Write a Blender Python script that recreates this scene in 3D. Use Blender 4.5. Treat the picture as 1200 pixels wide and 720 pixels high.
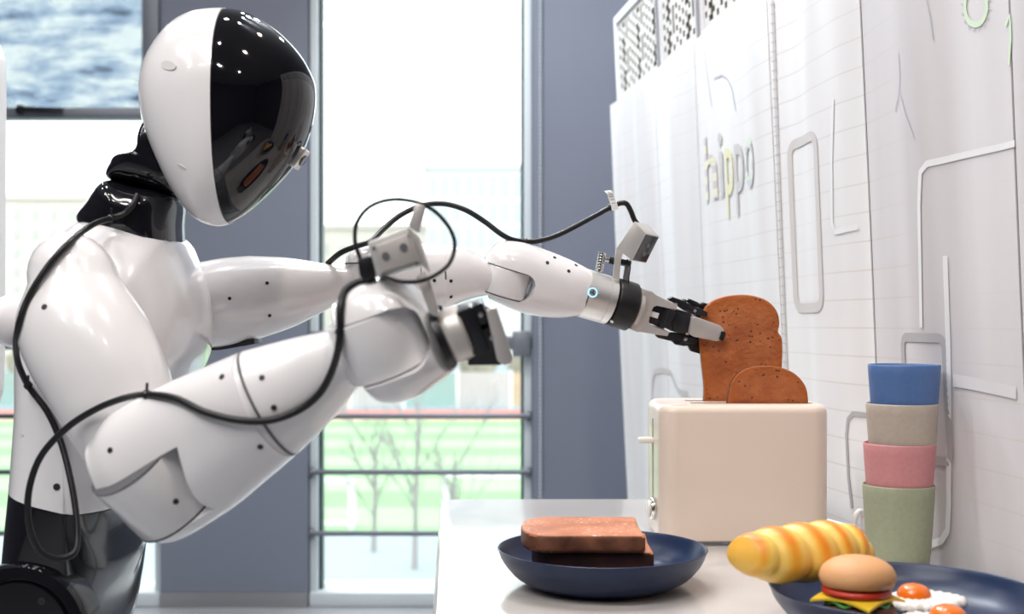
import bpy, bmesh, math, random
from mathutils import Vector, Matrix
from mathutils.bvhtree import BVHTree

for o in list(bpy.data.objects):
    bpy.data.objects.remove(o)
scene = bpy.context.scene
COL = scene.collection
random.seed(7)

# ------------------------------------------------------------------ camera
F = 1400.0                     # focal length in pixels of the 1200x720 frame
HZ = 380.0                     # row of the horizon
CZ = 1.10                      # camera height above the floor
cam = bpy.data.cameras.new('camera')
cam.sensor_width = 36.0
cam.lens = 36.0 * F / 1200.0
cam.shift_y = (HZ - 360.0) / 1200.0
cam.clip_end = 600
cam.dof.use_dof = True
cam.dof.focus_distance = 1.66
cam.dof.aperture_fstop = 4.8
cam_o = bpy.data.objects.new('camera', cam)
cam_o.location = (0, 0, CZ)
cam_o.rotation_euler = (math.pi / 2, 0, 0)
COL.objects.link(cam_o)
scene.camera = cam_o

# ------------------------------------------------------------------ world: bright hazy overcast sky
world = bpy.data.worlds.new('world')
scene.world = world
world.use_nodes = True
bgn = world.node_tree.nodes['Background']
bgn.inputs['Color'].default_value = (0.97, 0.985, 1.0, 1)
bgn.inputs['Strength'].default_value = 3.3

vs = scene.view_settings
vs.view_transform = 'Standard'
vs.look = 'None'
vs.gamma = 1.0
vs.use_curve_mapping = False
vs.exposure = 0.12

LAMP_W = 6.0                   # each downlight, watts
WASH_W = 13.0                  # each added unseen spot brightening the partition, watts
TUBE_W = 17.0                  # each linear ceiling light, watts

# ------------------------------------------------------------------ helpers
def W(px, py, d):
    """the point of the place at depth d that the photograph shows at (px, py)"""
    return Vector(((px - 600.0) / F * d, d, CZ - (py - HZ) / F * d))

def S(n, d):
    return n * d / F

ORIGIN = {}

def link(o, parent=None, center=None):
    COL.objects.link(o)
    c = center if center is not None else Vector((0, 0, 0))
    ORIGIN[o.name] = c.copy()
    if parent is not None:
        o.parent = parent
        o.location = c - ORIGIN[parent.name]
    else:
        o.location = c
    return o

def tag(o, label=None, cat=None, group=None, kind=None):
    if label: o['label'] = label
    if cat: o['category'] = cat
    if group: o['group'] = group
    if kind: o['kind'] = kind
    return o

def empty(name, loc, label=None, cat=None, group=None, kind=None):
    o = bpy.data.objects.new(name, None)
    o.empty_display_size = 0.05
    link(o, None, Vector(loc))
    return tag(o, label, cat, group, kind)

def from_bm(name, bm, mat, parent=None, smooth=True, angle=40, label=None):
    bmesh.ops.recalc_face_normals(bm, faces=bm.faces)
    lo = Vector((1e9,) * 3); hi = Vector((-1e9,) * 3)
    for v in bm.verts:
        for k in range(3):
            lo[k] = min(lo[k], v.co[k]); hi[k] = max(hi[k], v.co[k])
    c = (lo + hi) / 2
    for v in bm.verts: v.co -= c
    me = bpy.data.meshes.new(name)
    bm.to_mesh(me); bm.free()
    if smooth:
        for p in me.polygons: p.use_smooth = True
        me.set_sharp_from_angle(angle=math.radians(angle))
    if mat is not None:
        me.materials.append(mat)
    o = bpy.data.objects.new(name, me)
    link(o, parent, c)
    if label: o['label'] = label
    return o

def copy_part(o, parent, delta):
    c = o.copy()
    link(c, parent, ORIGIN[o.name] + Vector(delta))
    return c

def add_box(bm, lo, hi, bevel=0.0, seg=2):
    ret = bmesh.ops.create_cube(bm, size=1.0)
    vs_ = ret['verts']
    lo = Vector(lo); hi = Vector(hi)
    for v in vs_:
        for k in range(3):
            v.co[k] = lo[k] + (v.co[k] + 0.5) * (hi[k] - lo[k])
    if bevel > 0:
        es = list({e for v in vs_ for e in v.link_edges})
        bmesh.ops.bevel(bm, geom=es, offset=bevel, segments=seg, affect='EDGES', profile=0.5)
    return vs_

def box(name, lo, hi, mat, parent=None, bevel=0.0, seg=2, label=None):
    bm = bmesh.new(); add_box(bm, lo, hi, bevel, seg)
    return from_bm(name, bm, mat, parent, smooth=bevel > 0, label=label)

def catmull(pts, n, closed=False):
    P = [Vector(p) for p in pts]
    out = []
    m = len(P)
    segs = m if closed else m - 1
    for i in range(segs):
        if closed:
            p0, p1, p2, p3 = P[(i - 1) % m], P[i], P[(i + 1) % m], P[(i + 2) % m]
        else:
            p1, p2 = P[i], P[i + 1]
            p0 = P[i - 1] if i > 0 else p1 * 2 - p2
            p3 = P[i + 2] if i + 2 < m else p2 * 2 - p1
        for k in range(n):
            t = k / n
            out.append(0.5 * ((2 * p1) + (p2 - p0) * t + (2 * p0 - 5 * p1 + 4 * p2 - p3) * t * t
                              + (3 * p1 - p0 - 3 * p2 + p3) * t ** 3))
    if not closed: out.append(P[-1].copy())
    return out

def add_rings(bm, rings, cap0=True, cap1=True, closed=True):
    R = [[bm.verts.new(p) for p in r] for r in rings]
    n = len(R[0])
    for a, b in zip(R[:-1], R[1:]):
        for k in range(n if closed else n - 1):
            j = (k + 1) % n
            bm.faces.new((a[k], a[j], b[j], b[k]))
    if cap0: bm.faces.new(R[0][::-1])
    if cap1: bm.faces.new(R[-1])
    return R

def frame(axis, ref=None):
    a = Vector(axis).normalized()
    r = Vector(ref) if ref is not None else (Vector((0, 0, 1)) if abs(a.z) < 0.9 else Vector((1, 0, 0)))
    u = (r - a * r.dot(a)).normalized()
    v = a.cross(u)
    return a, u, v

def add_lathe(bm, base, axis, prof, n=32, ref=None, cap0=True, cap1=True):
    """prof: list of (radius, height along axis)"""
    a, u, v = frame(axis, ref)
    base = Vector(base)
    rings = []
    for r, h in prof:
        rings.append([base + a * h + (u * math.cos(2 * math.pi * k / n) + v * math.sin(2 * math.pi * k / n)) * max(r, 1e-5)
                      for k in range(n)])
    add_rings(bm, rings, cap0, cap1)

def lathe(name, base, axis, prof, mat, parent=None, n=32, label=None, angle=40):
    bm = bmesh.new(); add_lathe(bm, base, axis, prof, n)
    return from_bm(name, bm, mat, parent, label=label, angle=angle)

def disc_prof(r, h, b=0.0):
    if b <= 0: return [(r, 0), (r, h)]
    return [(r - b, 0), (r - 0.3 * b, 0.3 * b), (r, b), (r, h - b), (r - 0.3 * b, h - 0.3 * b), (r - b, h)]

def add_tube(bm, pts, r, n=8, radii=None, cap=True):
    pts = [Vector(p) for p in pts]
    rings = []
    prev = None
    for i, p in enumerate(pts):
        t = (pts[min(i + 1, len(pts) - 1)] - pts[max(i - 1, 0)])
        if t.length < 1e-9: t = Vector((0, 0, 1))
        t.normalize()
        if prev is None:
            _, u, v = frame(t)
        else:
            u = (prev - t * prev.dot(t))
            if u.length < 1e-6: _, u, v = frame(t)
            u.normalize(); v = t.cross(u)
        prev = u
        rr = radii[i] if radii else r
        rings.append([p + (u * math.cos(2 * math.pi * k / n) + v * math.sin(2 * math.pi * k / n)) * rr for k in range(n)])
    add_rings(bm, rings, cap, cap)

def tube(name, pts, r, mat, parent=None, n=10, smooth_n=8, label=None):
    bm = bmesh.new()
    add_tube(bm, catmull(pts, smooth_n), r, n)
    return from_bm(name, bm, mat, parent, label=label, angle=60)

def pair_rings(pairs, ds, vr, n=40, sub=6, cap0=0.0, cap1=0.0, expo=2.0):
    """limb given by pixel pairs (one edge, other edge), depth of each station and depth radius / half width"""
    A = catmull([W(p[0], p[1], d) for (p, q), d in zip(pairs, ds)], sub)
    B = catmull([W(q[0], q[1], d) for (p, q), d in zip(pairs, ds)], sub)
    VR = [v.x for v in catmull([Vector((x, 0, 0)) for x in vr], sub)]
    st = []
    m = len(A)
    for i in range(m):
        c = (A[i] + B[i]) / 2
        u = (A[i] - B[i]) / 2
        ru = u.length
        st.append([c, u.normalized(), ru, ru * VR[i]])
    def tangent(i):
        a = st[max(i - 1, 0)][0]; b = st[min(i + 1, m - 1)][0]
        return (b - a).normalized()
    full = []
    k = 7
    if cap0 > 0:
        c, u, ru, rv = st[0]; t = tangent(0)
        for q in range(k):
            a = math.pi / 2 * (1 - q / k)
            full.append([c - t * cap0 * math.sin(a), u, ru * max(math.cos(a), .02), rv * max(math.cos(a), .02), t])
    for i in range(m):
        full.append(st[i] + [tangent(i)])
    if cap1 > 0:
        c, u, ru, rv = st[-1]; t = tangent(m - 1)
        for q in range(1, k + 1):
            a = math.pi / 2 * q / k
            full.append([c + t * cap1 * math.sin(a), u, ru * max(math.cos(a), .02), rv * max(math.cos(a), .02), t])
    rings = []
    for c, u, ru, rv, t in full:
        v = t.cross(u).normalized()
        ring = []
        for j in range(n):
            a = 2 * math.pi * j / n
            ca, sa = math.cos(a), math.sin(a)
            ring.append(c + u * ru * math.copysign(abs(ca) ** (2 / expo), ca) + v * rv * math.copysign(abs(sa) ** (2 / expo), sa))
        rings.append(ring)
    return rings

def limb(name, pairs, ds, vr, mat, parent, cap0=0.0, cap1=0.0, expo=2.0, n=40, label=None):
    bm = bmesh.new()
    add_rings(bm, pair_rings(pairs, ds, vr, n=n, cap0=cap0, cap1=cap1, expo=expo))
    return from_bm(name, bm, mat, parent, label=label)

def inflate_bm(outline, d, hw, p=2.4, q=2.4, sub=5, steps=15, center=None, dy=0.0):
    """closed side outline (pixels, at depth d) given a rounded thickness of 2*hw across"""
    P = catmull([W(x, y, d) for x, y in outline], sub, closed=True)
    c = Vector((0, 0, 0))
    for v in P: c += v
    c /= len(P)
    if center is not None: c = W(center[0], center[1], d)
    bm = bmesh.new()
    rings = []
    for k in range(steps + 1):
        a = -math.pi / 2 + math.pi * (k + 0.25) / (steps + 0.5)
        sn = math.sin(a)
        t = math.copysign(abs(sn) ** (2 / p), sn)
        s = max(math.cos(a), 0.0) ** (2 / q)
        s = max(s, 0.02)
        rings.append([c + (v - c) * s + Vector((0, t * hw + dy, 0)) for v in P])
    add_rings(bm, rings)
    return bm

def cut_bm(bm, co, no):
    """keep the side the normal points away from; close the cut"""
    geom = bm.verts[:] + bm.edges[:] + bm.faces[:]
    r = bmesh.ops.bisect_plane(bm, geom=geom, plane_co=co, plane_no=no, clear_outer=True)
    es = [e for e in r['geom_cut'] if isinstance(e, bmesh.types.BMEdge)]
    try:
        bmesh.ops.holes_fill(bm, edges=es, sides=0)
    except Exception:
        pass

def prism_bm(pts3, off, bevel=0.0, seg=2):
    """flat polygon pts3 given a thickness vector"""
    bm = bmesh.new()
    off = Vector(off)
    a = [bm.verts.new(Vector(p)) for p in pts3]
    b = [bm.verts.new(Vector(p) + off) for p in pts3]
    n = len(a)
    bm.faces.new(a); bm.faces.new(b[::-1])
    for k in range(n):
        j = (k + 1) % n
        bm.faces.new((a[k], b[k], b[j], a[j]))
    if bevel > 0:
        bmesh.ops.bevel(bm, geom=bm.edges[:], offset=bevel, segments=seg, affect='EDGES', profile=0.5, clamp_overlap=True)
    return bm

def prism(name, px, d0, d1, mat, parent=None, bevel=0.0, label=None):
    dm = (d0 + d1) / 2
    pts = []
    for x, y in px:
        p = W(x, y, dm); p.y = d0; pts.append(p)
    return from_bm(name, prism_bm(pts, (0, d1 - d0, 0), bevel), mat, parent, angle=35, label=label)

def boolean(o, cutter, op='DIFFERENCE'):
    m = o.modifiers.new('b', 'BOOLEAN')
    m.operation = op; m.object = cutter; m.solver = 'EXACT'
    bpy.context.view_layer.update()
    dg = bpy.context.evaluated_depsgraph_get()
    me = bpy.data.meshes.new_from_object(o.evaluated_get(dg))
    o.modifiers.clear()
    old = o.data; o.data = me
    bpy.data.meshes.remove(old)
    bpy.data.objects.remove(cutter)
    me.materials.clear()
    return me

def world_bvh(objs):
    V = []; Fc = []
    for o in objs:
        c = ORIGIN[o.name]; b = len(V)
        V += [v.co + c for v in o.data.vertices]
        Fc += [[b + i for i in p.vertices] for p in o.data.polygons]
    return BVHTree.FromPolygons(V, Fc)

def hit(bvh, px, py):
    o = Vector((0, 0, CZ)); dr = (W(px, py, 1.0) - o).normalized()
    loc, nor, i, dist = bvh.ray_cast(o, dr)
    if loc is None: return None, None
    if nor.dot(dr) > 0: nor = -nor
    return loc, nor

# ------------------------------------------------------------------ materials
MATS = {}
def mat(name, color, rough=0.5, metal=0.0, coat=0.0, spec=0.5, emit=None, emit_s=0.0, sss=0.0,
        noise=0.0, nscale=8.0, color2=None, bump=0.0, bscale=60.0):
    if name in MATS: return MATS[name]
    m = bpy.data.materials.new(name); m.use_nodes = True
    nt = m.node_tree; N = nt.nodes; L = nt.links
    b = N['Principled BSDF']
    b.inputs['Base Color'].default_value = (*color, 1)
    b.inputs['Roughness'].default_value = rough
    b.inputs['Metallic'].default_value = metal
    b.inputs['Coat Weight'].default_value = coat
    b.inputs['Coat Roughness'].default_value = 0.04
    b.inputs['Specular IOR Level'].default_value = spec
    if sss: 
        b.inputs['Subsurface Weight'].default_value = sss
        b.inputs['Subsurface Radius'].default_value = (0.01, 0.006, 0.004)
    if emit:
        b.inputs['Emission Color'].default_value = (*emit, 1)
        b.inputs['Emission Strength'].default_value = emit_s
    tc = N.new('ShaderNodeTexCoord')
    if noise > 0 or color2:
        t = N.new('ShaderNodeTexNoise'); t.inputs['Scale'].default_value = nscale; t.inputs['Detail'].default_value = 6
        L.new(tc.outputs['Object'], t.inputs['Vector'])
        rp = N.new('ShaderNodeValToRGB')
        c2 = color2 if color2 else tuple(min(1, c * (1 - noise)) for c in color)
        rp.color_ramp.elements[0].color = (*c2, 1); rp.color_ramp.elements[0].position = 0.35
        rp.color_ramp.elements[1].color = (*color, 1); rp.color_ramp.elements[1].position = 0.65
        L.new(t.outputs['Fac'], rp.inputs['Fac']); L.new(rp.outputs['Color'], b.inputs['Base Color'])
    if bump > 0:
        t2 = N.new('ShaderNodeTexNoise'); t2.inputs['Scale'].default_value = bscale; t2.inputs['Detail'].default_value = 5
        L.new(tc.outputs['Object'], t2.inputs['Vector'])
        bp = N.new('ShaderNodeBump'); bp.inputs['Strength'].default_value = bump; bp.inputs['Distance'].default_value = 0.002
        L.new(t2.outputs['Fac'], bp.inputs['Height']); L.new(bp.outputs['Normal'], b.inputs['Normal'])
    MATS[name] = m
    return m

m_white = mat('robot_white_shell', (0.80, 0.785, 0.80), 0.22, coat=0.7, noise=0.02, nscale=3)
m_black = mat('gloss_black_shell', (0.006, 0.006, 0.009), 0.10, spec=0.55)
m_visor = mat('black_visor_glass', (0.003, 0.003, 0.005), 0.05, spec=0.5)
m_seam = mat('dark_seam', (0.10, 0.10, 0.11), 0.6)
m_hole = mat('screw_hole_black', (0.015, 0.015, 0.017), 0.5)
m_rubber = mat('black_rubber', (0.010, 0.010, 0.012), 0.38, spec=0.35, bump=0.05)
m_bplast = mat('black_plastic', (0.010, 0.010, 0.013), 0.33, spec=0.4)
m_silver = mat('satin_aluminium', (0.72, 0.71, 0.70), 0.32, metal=0.85, noise=0.05, nscale=40)
m_grip = mat('grey_gripper_alloy', (0.54, 0.51, 0.49), 0.38, metal=0.35, noise=0.05, nscale=30)
m_box = mat('grey_camera_housing', (0.58, 0.565, 0.55), 0.36, metal=0.4)
m_lens = mat('dark_lens_glass', (0.02, 0.022, 0.028), 0.08, coat=1.0)
m_ring = mat('blue_status_light', (0.3, 0.55, 0.9), 0.3, emit=(0.30, 0.62, 1.0), emit_s=1.1)
m_steel = mat('brushed_steel', (0.45, 0.45, 0.46), 0.3, metal=0.9)
m_rail = mat('dark_rail_steel', (0.15, 0.16, 0.19), 0.35, metal=0.6)
m_column = mat('grey_blue_wall_paint', (0.200, 0.222, 0.288), 0.55, noise=0.05, nscale=1.5, bump=0.02)
m_frame = mat('grey_window_frame', (0.20, 0.215, 0.25), 0.4, metal=0.3)
m_framelight = mat('pale_window_bead', (0.62, 0.68, 0.72), 0.4)
m_gasket = mat('dark_gasket', (0.02, 0.045, 0.05), 0.5)
m_floor = mat('grey_floor_tile', (0.42, 0.44, 0.47), 0.25, noise=0.1, nscale=3)
m_ceil = mat('ceiling_board', (0.55, 0.55, 0.55), 0.8, noise=0.04, nscale=5)
m_roomwall = mat('dark_hall_wall', (0.07, 0.073, 0.085), 0.7, noise=0.1, nscale=2)
m_leanwhite = mat('white_casing', (0.78, 0.77, 0.78), 0.25, coat=0.4)
m_partition = mat('partition_white_metal', (0.70, 0.71, 0.74), 0.45, noise=0.03, nscale=6)
m_lattice = mat('lattice_white', (0.62, 0.60, 0.58), 0.5, noise=0.05, nscale=20)
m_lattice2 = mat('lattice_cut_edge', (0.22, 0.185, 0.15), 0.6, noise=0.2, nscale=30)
m_plate = mat('navy_stoneware', (0.008, 0.022, 0.072), 0.34, noise=0.12, nscale=30, spec=0.4)
m_cream = mat('cream_toaster_enamel', (0.79, 0.66, 0.565), 0.32, coat=0.25, noise=0.02, nscale=4)
m_cream2 = mat('cream_plastic', (0.80, 0.76, 0.70), 0.35)
m_slot = mat('toaster_slot_dark', (0.03, 0.02, 0.016), 0.6)
m_chrome = mat('polished_nickel', (0.75, 0.74, 0.72), 0.15, metal=1.0)
m_cord = mat('white_cord', (0.78, 0.77, 0.75), 0.4)
m_tag = mat('white_cable_tag', (0.80, 0.80, 0.80), 0.6)
m_print = mat('grey_print', (0.25, 0.25, 0.26), 0.7)

def mat_toast():
    m = bpy.data.materials.new('toasted_bread'); m.use_nodes = True
    nt = m.node_tree; N = nt.nodes; L = nt.links; b = N['Principled BSDF']
    b.inputs['Roughness'].default_value = 0.55
    tc = N.new('ShaderNodeTexCoord')
    n1 = N.new('ShaderNodeTexNoise'); n1.inputs['Scale'].default_value = 22; n1.inputs['Detail'].default_value = 8
    L.new(tc.outputs['Object'], n1.inputs['Vector'])
    r1 = N.new('ShaderNodeValToRGB'); e = r1.color_ramp.elements
    e[0].color = (0.31, 0.070, 0.016, 1); e[0].position = 0.33
    e[1].color = (0.52, 0.165, 0.048, 1); e[1].position = 0.68
    L.new(n1.outputs['Fac'], r1.inputs['Fac'])
    v = N.new('ShaderNodeTexVoronoi'); v.inputs['Scale'].default_value = 125; v.inputs['Randomness'].default_value = 1.0
    L.new(tc.outputs['Object'], v.inputs['Vector'])
    r2 = N.new('ShaderNodeValToRGB'); e = r2.color_ramp.elements
    e[0].color = (1, 1, 1, 1); e[0].position = 0.10
    e[1].color = (0, 0, 0, 1); e[1].position = 0.22
    L.new(v.outputs['Distance'], r2.inputs['Fac'])
    n3 = N.new('ShaderNodeTexNoise'); n3.inputs['Scale'].default_value = 45
    L.new(tc.outputs['Object'], n3.inputs['Vector'])
    r3 = N.new('ShaderNodeValToRGB'); r3.color_ramp.elements[0].position = 0.44; r3.color_ramp.elements[1].position = 0.52
    L.new(n3.outputs['Fac'], r3.inputs['Fac'])
    mu = N.new('ShaderNodeMath'); mu.operation = 'MULTIPLY'
    L.new(r2.outputs['Color'], mu.inputs[0]); L.new(r3.outputs['Color'], mu.inputs[1])
    mx = N.new('ShaderNodeMix'); mx.data_type = 'RGBA'
    mx.inputs['B'].default_value = (0.07, 0.017, 0.006, 1)
    at = N.new('ShaderNodeAttribute'); at.attribute_name = 'rim'
    mr = N.new('ShaderNodeMix'); mr.data_type = 'RGBA'; mr.inputs['B'].default_value = (0.40, 0.098, 0.010, 1)
    L.new(at.outputs['Fac'], mr.inputs['Factor']); L.new(r1.outputs['Color'], mr.inputs['A'])
    L.new(mu.outputs[0], mx.inputs['Factor']); L.new(mr.outputs['Result'], mx.inputs['A'])
    L.new(mx.outputs['Result'], b.inputs['Base Color'])
    n4 = N.new('ShaderNodeTexNoise'); n4.inputs['Scale'].default_value = 120; n4.inputs['Detail'].default_value = 6
    L.new(tc.outputs['Object'], n4.inputs['Vector'])
    sb = N.new('ShaderNodeMath'); sb.operation = 'SUBTRACT'
    L.new(n4.outputs['Fac'], sb.inputs[0]); L.new(mu.outputs[0], sb.inputs[1])
    bp = N.new('ShaderNodeBump'); bp.inputs['Strength'].default_value = 0.9; bp.inputs['Distance'].default_value = 0.0025
    L.new(sb.outputs[0], bp.inputs['Height']); L.new(bp.outputs['Normal'], b.inputs['Normal'])
    return m
m_toast = mat_toast()
m_crust = mat('dark_crust', (0.17, 0.055, 0.022), 0.5, color2=(0.07, 0.02, 0.01), nscale=30, bump=0.5, bscale=80)
m_crust2 = mat('orange_crust', (0.40, 0.13, 0.04), 0.5, color2=(0.25, 0.07, 0.02), nscale=25, bump=0.4, bscale=80)
def mat_sugared():
    m = m_toast.copy(); m.name = 'sugared_toast_top'
    return m

def mat_table():
    m = bpy.data.materials.new('white_marbled_table'); m.use_nodes = True
    nt = m.node_tree; N = nt.nodes; L = nt.links; b = N['Principled BSDF']
    b.inputs['Roughness'].default_value = 0.15
    b.inputs['Specular IOR Level'].default_value = 0.8
    tc = N.new('ShaderNodeTexCoord')
    n0 = N.new('ShaderNodeTexNoise'); n0.inputs['Scale'].default_value = 2.2; n0.inputs['Detail'].default_value = 5
    L.new(tc.outputs['Object'], n0.inputs['Vector'])
    w = N.new('ShaderNodeTexWave'); w.inputs['Scale'].default_value = 0.9; w.inputs['Distortion'].default_value = 9
    w.inputs['Detail'].default_value = 4; w.inputs['Detail Scale'].default_value = 1.2
    L.new(tc.outputs['Object'], w.inputs['Vector'])
    r = N.new('ShaderNodeValToRGB'); e = r.color_ramp.elements
    e[0].color = (0.50, 0.49, 0.49, 1); e[0].position = 0.0
    e[1].color = (0.575, 0.545, 0.525, 1); e[1].position = 0.06
    L.new(w.outputs['Fac'], r.inputs['Fac'])
    L.new(r.outputs['Color'], b.inputs['Base Color'])
    return m
m_table = mat_table()

def mat_glass(name, tint=(1, 1, 1), refl=0.06):
    m = bpy.data.materials.new(name); m.use_nodes = True
    nt = m.node_tree; N = nt.nodes; L = nt.links
    N.remove(N['Principled BSDF'])
    t = N.new('ShaderNodeBsdfTransparent'); t.inputs['Color'].default_value = (*tint, 1)
    g = N.new('ShaderNodeBsdfGlossy'); g.inputs['Roughness'].default_value = 0.02
    mx = N.new('ShaderNodeMixShader'); mx.inputs[0].default_value = refl
    L.new(t.outputs[0], mx.inputs[1]); L.new(g.outputs[0], mx.inputs[2])
    L.new(mx.outputs[0], N['Material Output'].inputs['Surface'])
    return m
m_glass = mat_glass('window_glass', (0.96, 1.0, 0.985))

def mat_sash_reflection():
    """vent sash glass, smudgy reflections painted into its tint, partly letting daylight through"""
    m = bpy.data.materials.new('painted_reflection_pane'); m.use_nodes = True
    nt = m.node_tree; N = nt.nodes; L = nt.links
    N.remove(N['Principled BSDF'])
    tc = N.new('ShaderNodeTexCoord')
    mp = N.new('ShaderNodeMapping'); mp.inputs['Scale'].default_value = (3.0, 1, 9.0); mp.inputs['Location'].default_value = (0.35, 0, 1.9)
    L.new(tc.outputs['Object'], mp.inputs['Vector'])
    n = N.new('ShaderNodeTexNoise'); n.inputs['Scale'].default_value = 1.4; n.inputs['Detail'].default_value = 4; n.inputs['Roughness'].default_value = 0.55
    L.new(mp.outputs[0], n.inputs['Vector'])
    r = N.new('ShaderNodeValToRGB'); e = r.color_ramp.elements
    e[0].color = (0.10, 0.12, 0.15, 1); e[0].position = 0.27  # dark and pale blotches stand for reflections in the glass
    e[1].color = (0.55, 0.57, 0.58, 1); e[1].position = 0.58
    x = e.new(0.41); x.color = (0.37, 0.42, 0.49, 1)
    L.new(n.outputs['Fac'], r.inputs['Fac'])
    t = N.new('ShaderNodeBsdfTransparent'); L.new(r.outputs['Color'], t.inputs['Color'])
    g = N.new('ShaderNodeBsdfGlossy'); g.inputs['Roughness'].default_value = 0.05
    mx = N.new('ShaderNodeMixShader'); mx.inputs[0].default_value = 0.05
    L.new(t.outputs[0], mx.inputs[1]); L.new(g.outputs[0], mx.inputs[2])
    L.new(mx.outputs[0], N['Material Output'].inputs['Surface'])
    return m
m_sash_reflection = mat_sash_reflection()

def mat_fabric(name, lo_c, hi_c):
    """white banner cloth printed with pale tile lines"""
    m = bpy.data.materials.new(name); m.use_nodes = True
    nt = m.node_tree; N = nt.nodes; L = nt.links; b = N['Principled BSDF']
    b.inputs['Roughness'].default_value = 0.75
    g = N.new('ShaderNodeNewGeometry')
    sx = N.new('ShaderNodeSeparateXYZ'); L.new(g.outputs['Position'], sx.inputs[0])
    # horizontal lines every 4.5 cm
    nz = N.new('ShaderNodeTexNoise'); nz.inputs['Scale'].default_value = 1.2
    L.new(g.outputs['Position'], nz.inputs['Vector'])
    mm = N.new('ShaderNodeMath'); mm.operation = 'MULTIPLY'; mm.inputs[1].default_value = 1 / 0.0455
    L.new(sx.outputs['Z'], mm.inputs[0])
    fr = N.new('ShaderNodeMath'); fr.operation = 'FRACT'; L.new(mm.outputs[0], fr.inputs[0])
    r = N.new('ShaderNodeValToRGB'); e = r.color_ramp.elements
    e[0].color = (0, 0, 0, 1); e[0].position = 0.0
    e[1].color = (0, 0, 0, 1); e[1].position = 0.075
    x = e.new(0.03); x.color = (1, 1, 1, 1)
    x = e.new(0.05); x.color = (1, 1, 1, 1)
    L.new(fr.outputs[0], r.inputs['Fac'])
    # vary how strong the lines print
    n2 = N.new('ShaderNodeTexNoise'); n2.inputs['Scale'].default_value = 2.3
    L.new(g.outputs['Position'], n2.inputs['Vector'])
    r2 = N.new('ShaderNodeValToRGB'); r2.color_ramp.elements[0].position = 0.35; r2.color_ramp.elements[1].position = 0.65
    L.new(n2.outputs['Fac'], r2.inputs['Fac'])
    mu = N.new('ShaderNodeMath'); mu.operation = 'MULTIPLY'
    L.new(r.outputs['Color'], mu.inputs[0]); L.new(r2.outputs['Color'], mu.inputs[1])
    mu2 = N.new('ShaderNodeMath'); mu2.operation = 'MULTIPLY'; mu2.inputs[1].default_value = 0.55
    L.new(mu.outputs[0], mu2.inputs[0])
    # base cloth colour with broad printed washes
    n3 = N.new('ShaderNodeTexNoise'); n3.inputs['Scale'].default_value = 1.6; n3.inputs['Detail'].default_value = 2
    mp = N.new('ShaderNodeMapping'); mp.inputs['Scale'].default_value = (1, 3.5, 0.45)
    L.new(g.outputs['Position'], mp.inputs['Vector']); L.new(mp.outputs[0], n3.inputs['Vector'])
    r3 = N.new('ShaderNodeValToRGB'); e = r3.color_ramp.elements
    e[0].color = (*lo_c, 1); e[0].position = 0.36
    e[1].color = (*hi_c, 1); e[1].position = 0.62
    L.new(n3.outputs['Fac'], r3.inputs['Fac'])
    mx = N.new('ShaderNodeMix'); mx.data_type = 'RGBA'; mx.inputs['B'].default_value = (0.58, 0.51, 0.44, 1)
    L.new(mu2.outputs[0], mx.inputs['Factor']); L.new(r3.outputs['Color'], mx.inputs['A'])
    L.new(mx.outputs['Result'], b.inputs['Base Color'])
    return m
m_fabric = mat_fabric('printed_banner_cloth', (0.71, 0.695, 0.705), (0.84, 0.835, 0.845))
m_fabric2 = mat_fabric('pinkish_tile_print_cloth', (0.56, 0.53, 0.545), (0.685, 0.66, 0.675))

def mat_stripes(name, c1, c2, period, axis='Z'):
    m = bpy.data.materials.new(name); m.use_nodes = True
    nt = m.node_tree; N = nt.nodes; L = nt.links; b = N['Principled BSDF']
    b.inputs['Roughness'].default_value = 0.75
    tc = N.new('ShaderNodeTexCoord'); sx = N.new('ShaderNodeSeparateXYZ'); L.new(tc.outputs['Object'], sx.inputs[0])
    mm = N.new('ShaderNodeMath'); mm.operation = 'MULTIPLY'; mm.inputs[1].default_value = 1 / period
    L.new(sx.outputs[axis], mm.inputs[0])
    fr = N.new('ShaderNodeMath'); fr.operation = 'FRACT'; L.new(mm.outputs[0], fr.inputs[0])
    r = N.new('ShaderNodeValToRGB'); r.color_ramp.interpolation = 'CONSTANT'
    e = r.color_ramp.elements
    e[0].color = (*c1, 1); e[0].position = 0; e[1].color = (*c2, 1); e[1].position = 0.5
    L.new(fr.outputs[0], r.inputs['Fac']); L.new(r.outputs['Color'], b.inputs['Base Color'])
    return m

# ------------------------------------------------------------------ room shell
WY = 4.64                      # depth of the window wall
RX0, RX1, RY0, RH = -3.2, 3.0, -3.4, 3.05
def wx(px): return (px - 600.0) / F * WY
def wz(py): return CZ - (py - HZ) / F * WY

def struct(name, lo, hi, m, label):
    o = box(name, lo, hi, m)
    return tag(o, label, kind='structure')

struct('floor', (RX0, RY0, -0.1), (RX1, WY + 0.25, 0), m_floor, 'pale grey tiled floor of the bright hall')
struct('ceiling', (RX0, RY0, RH), (RX1, WY + 0.25, RH + 0.1), m_ceil, 'white board ceiling above the hall')
struct('wall_left', (RX0 - 0.1, RY0, 0), (RX0, WY, RH), m_roomwall, 'plain hall wall on the left side')
struct('wall_right', (RX1, RY0, 0), (RX1 + 0.1, WY, RH), m_roomwall, 'plain hall wall behind the white partition')
struct('wall_rear', (RX0, RY0 - 0.1, 0), (RX1, RY0, RH), m_roomwall, 'plain dark wall behind the viewer')
struct('wall_back', (wx(188), WY, 0), (wx(361), WY + 0.25, RH), m_column, 'grey blue wall pier behind the white robot')
struct('wall_back', (wx(624), WY, 0), (RX1, WY + 0.25, RH), m_column, 'grey blue wall pier between tall window and white partition')
struct('wall_back', (RX0, WY, 0), (wx(-90), WY + 0.25, RH), m_column, 'grey blue wall pier left of the vent window')
BB = wz(694)
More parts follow.
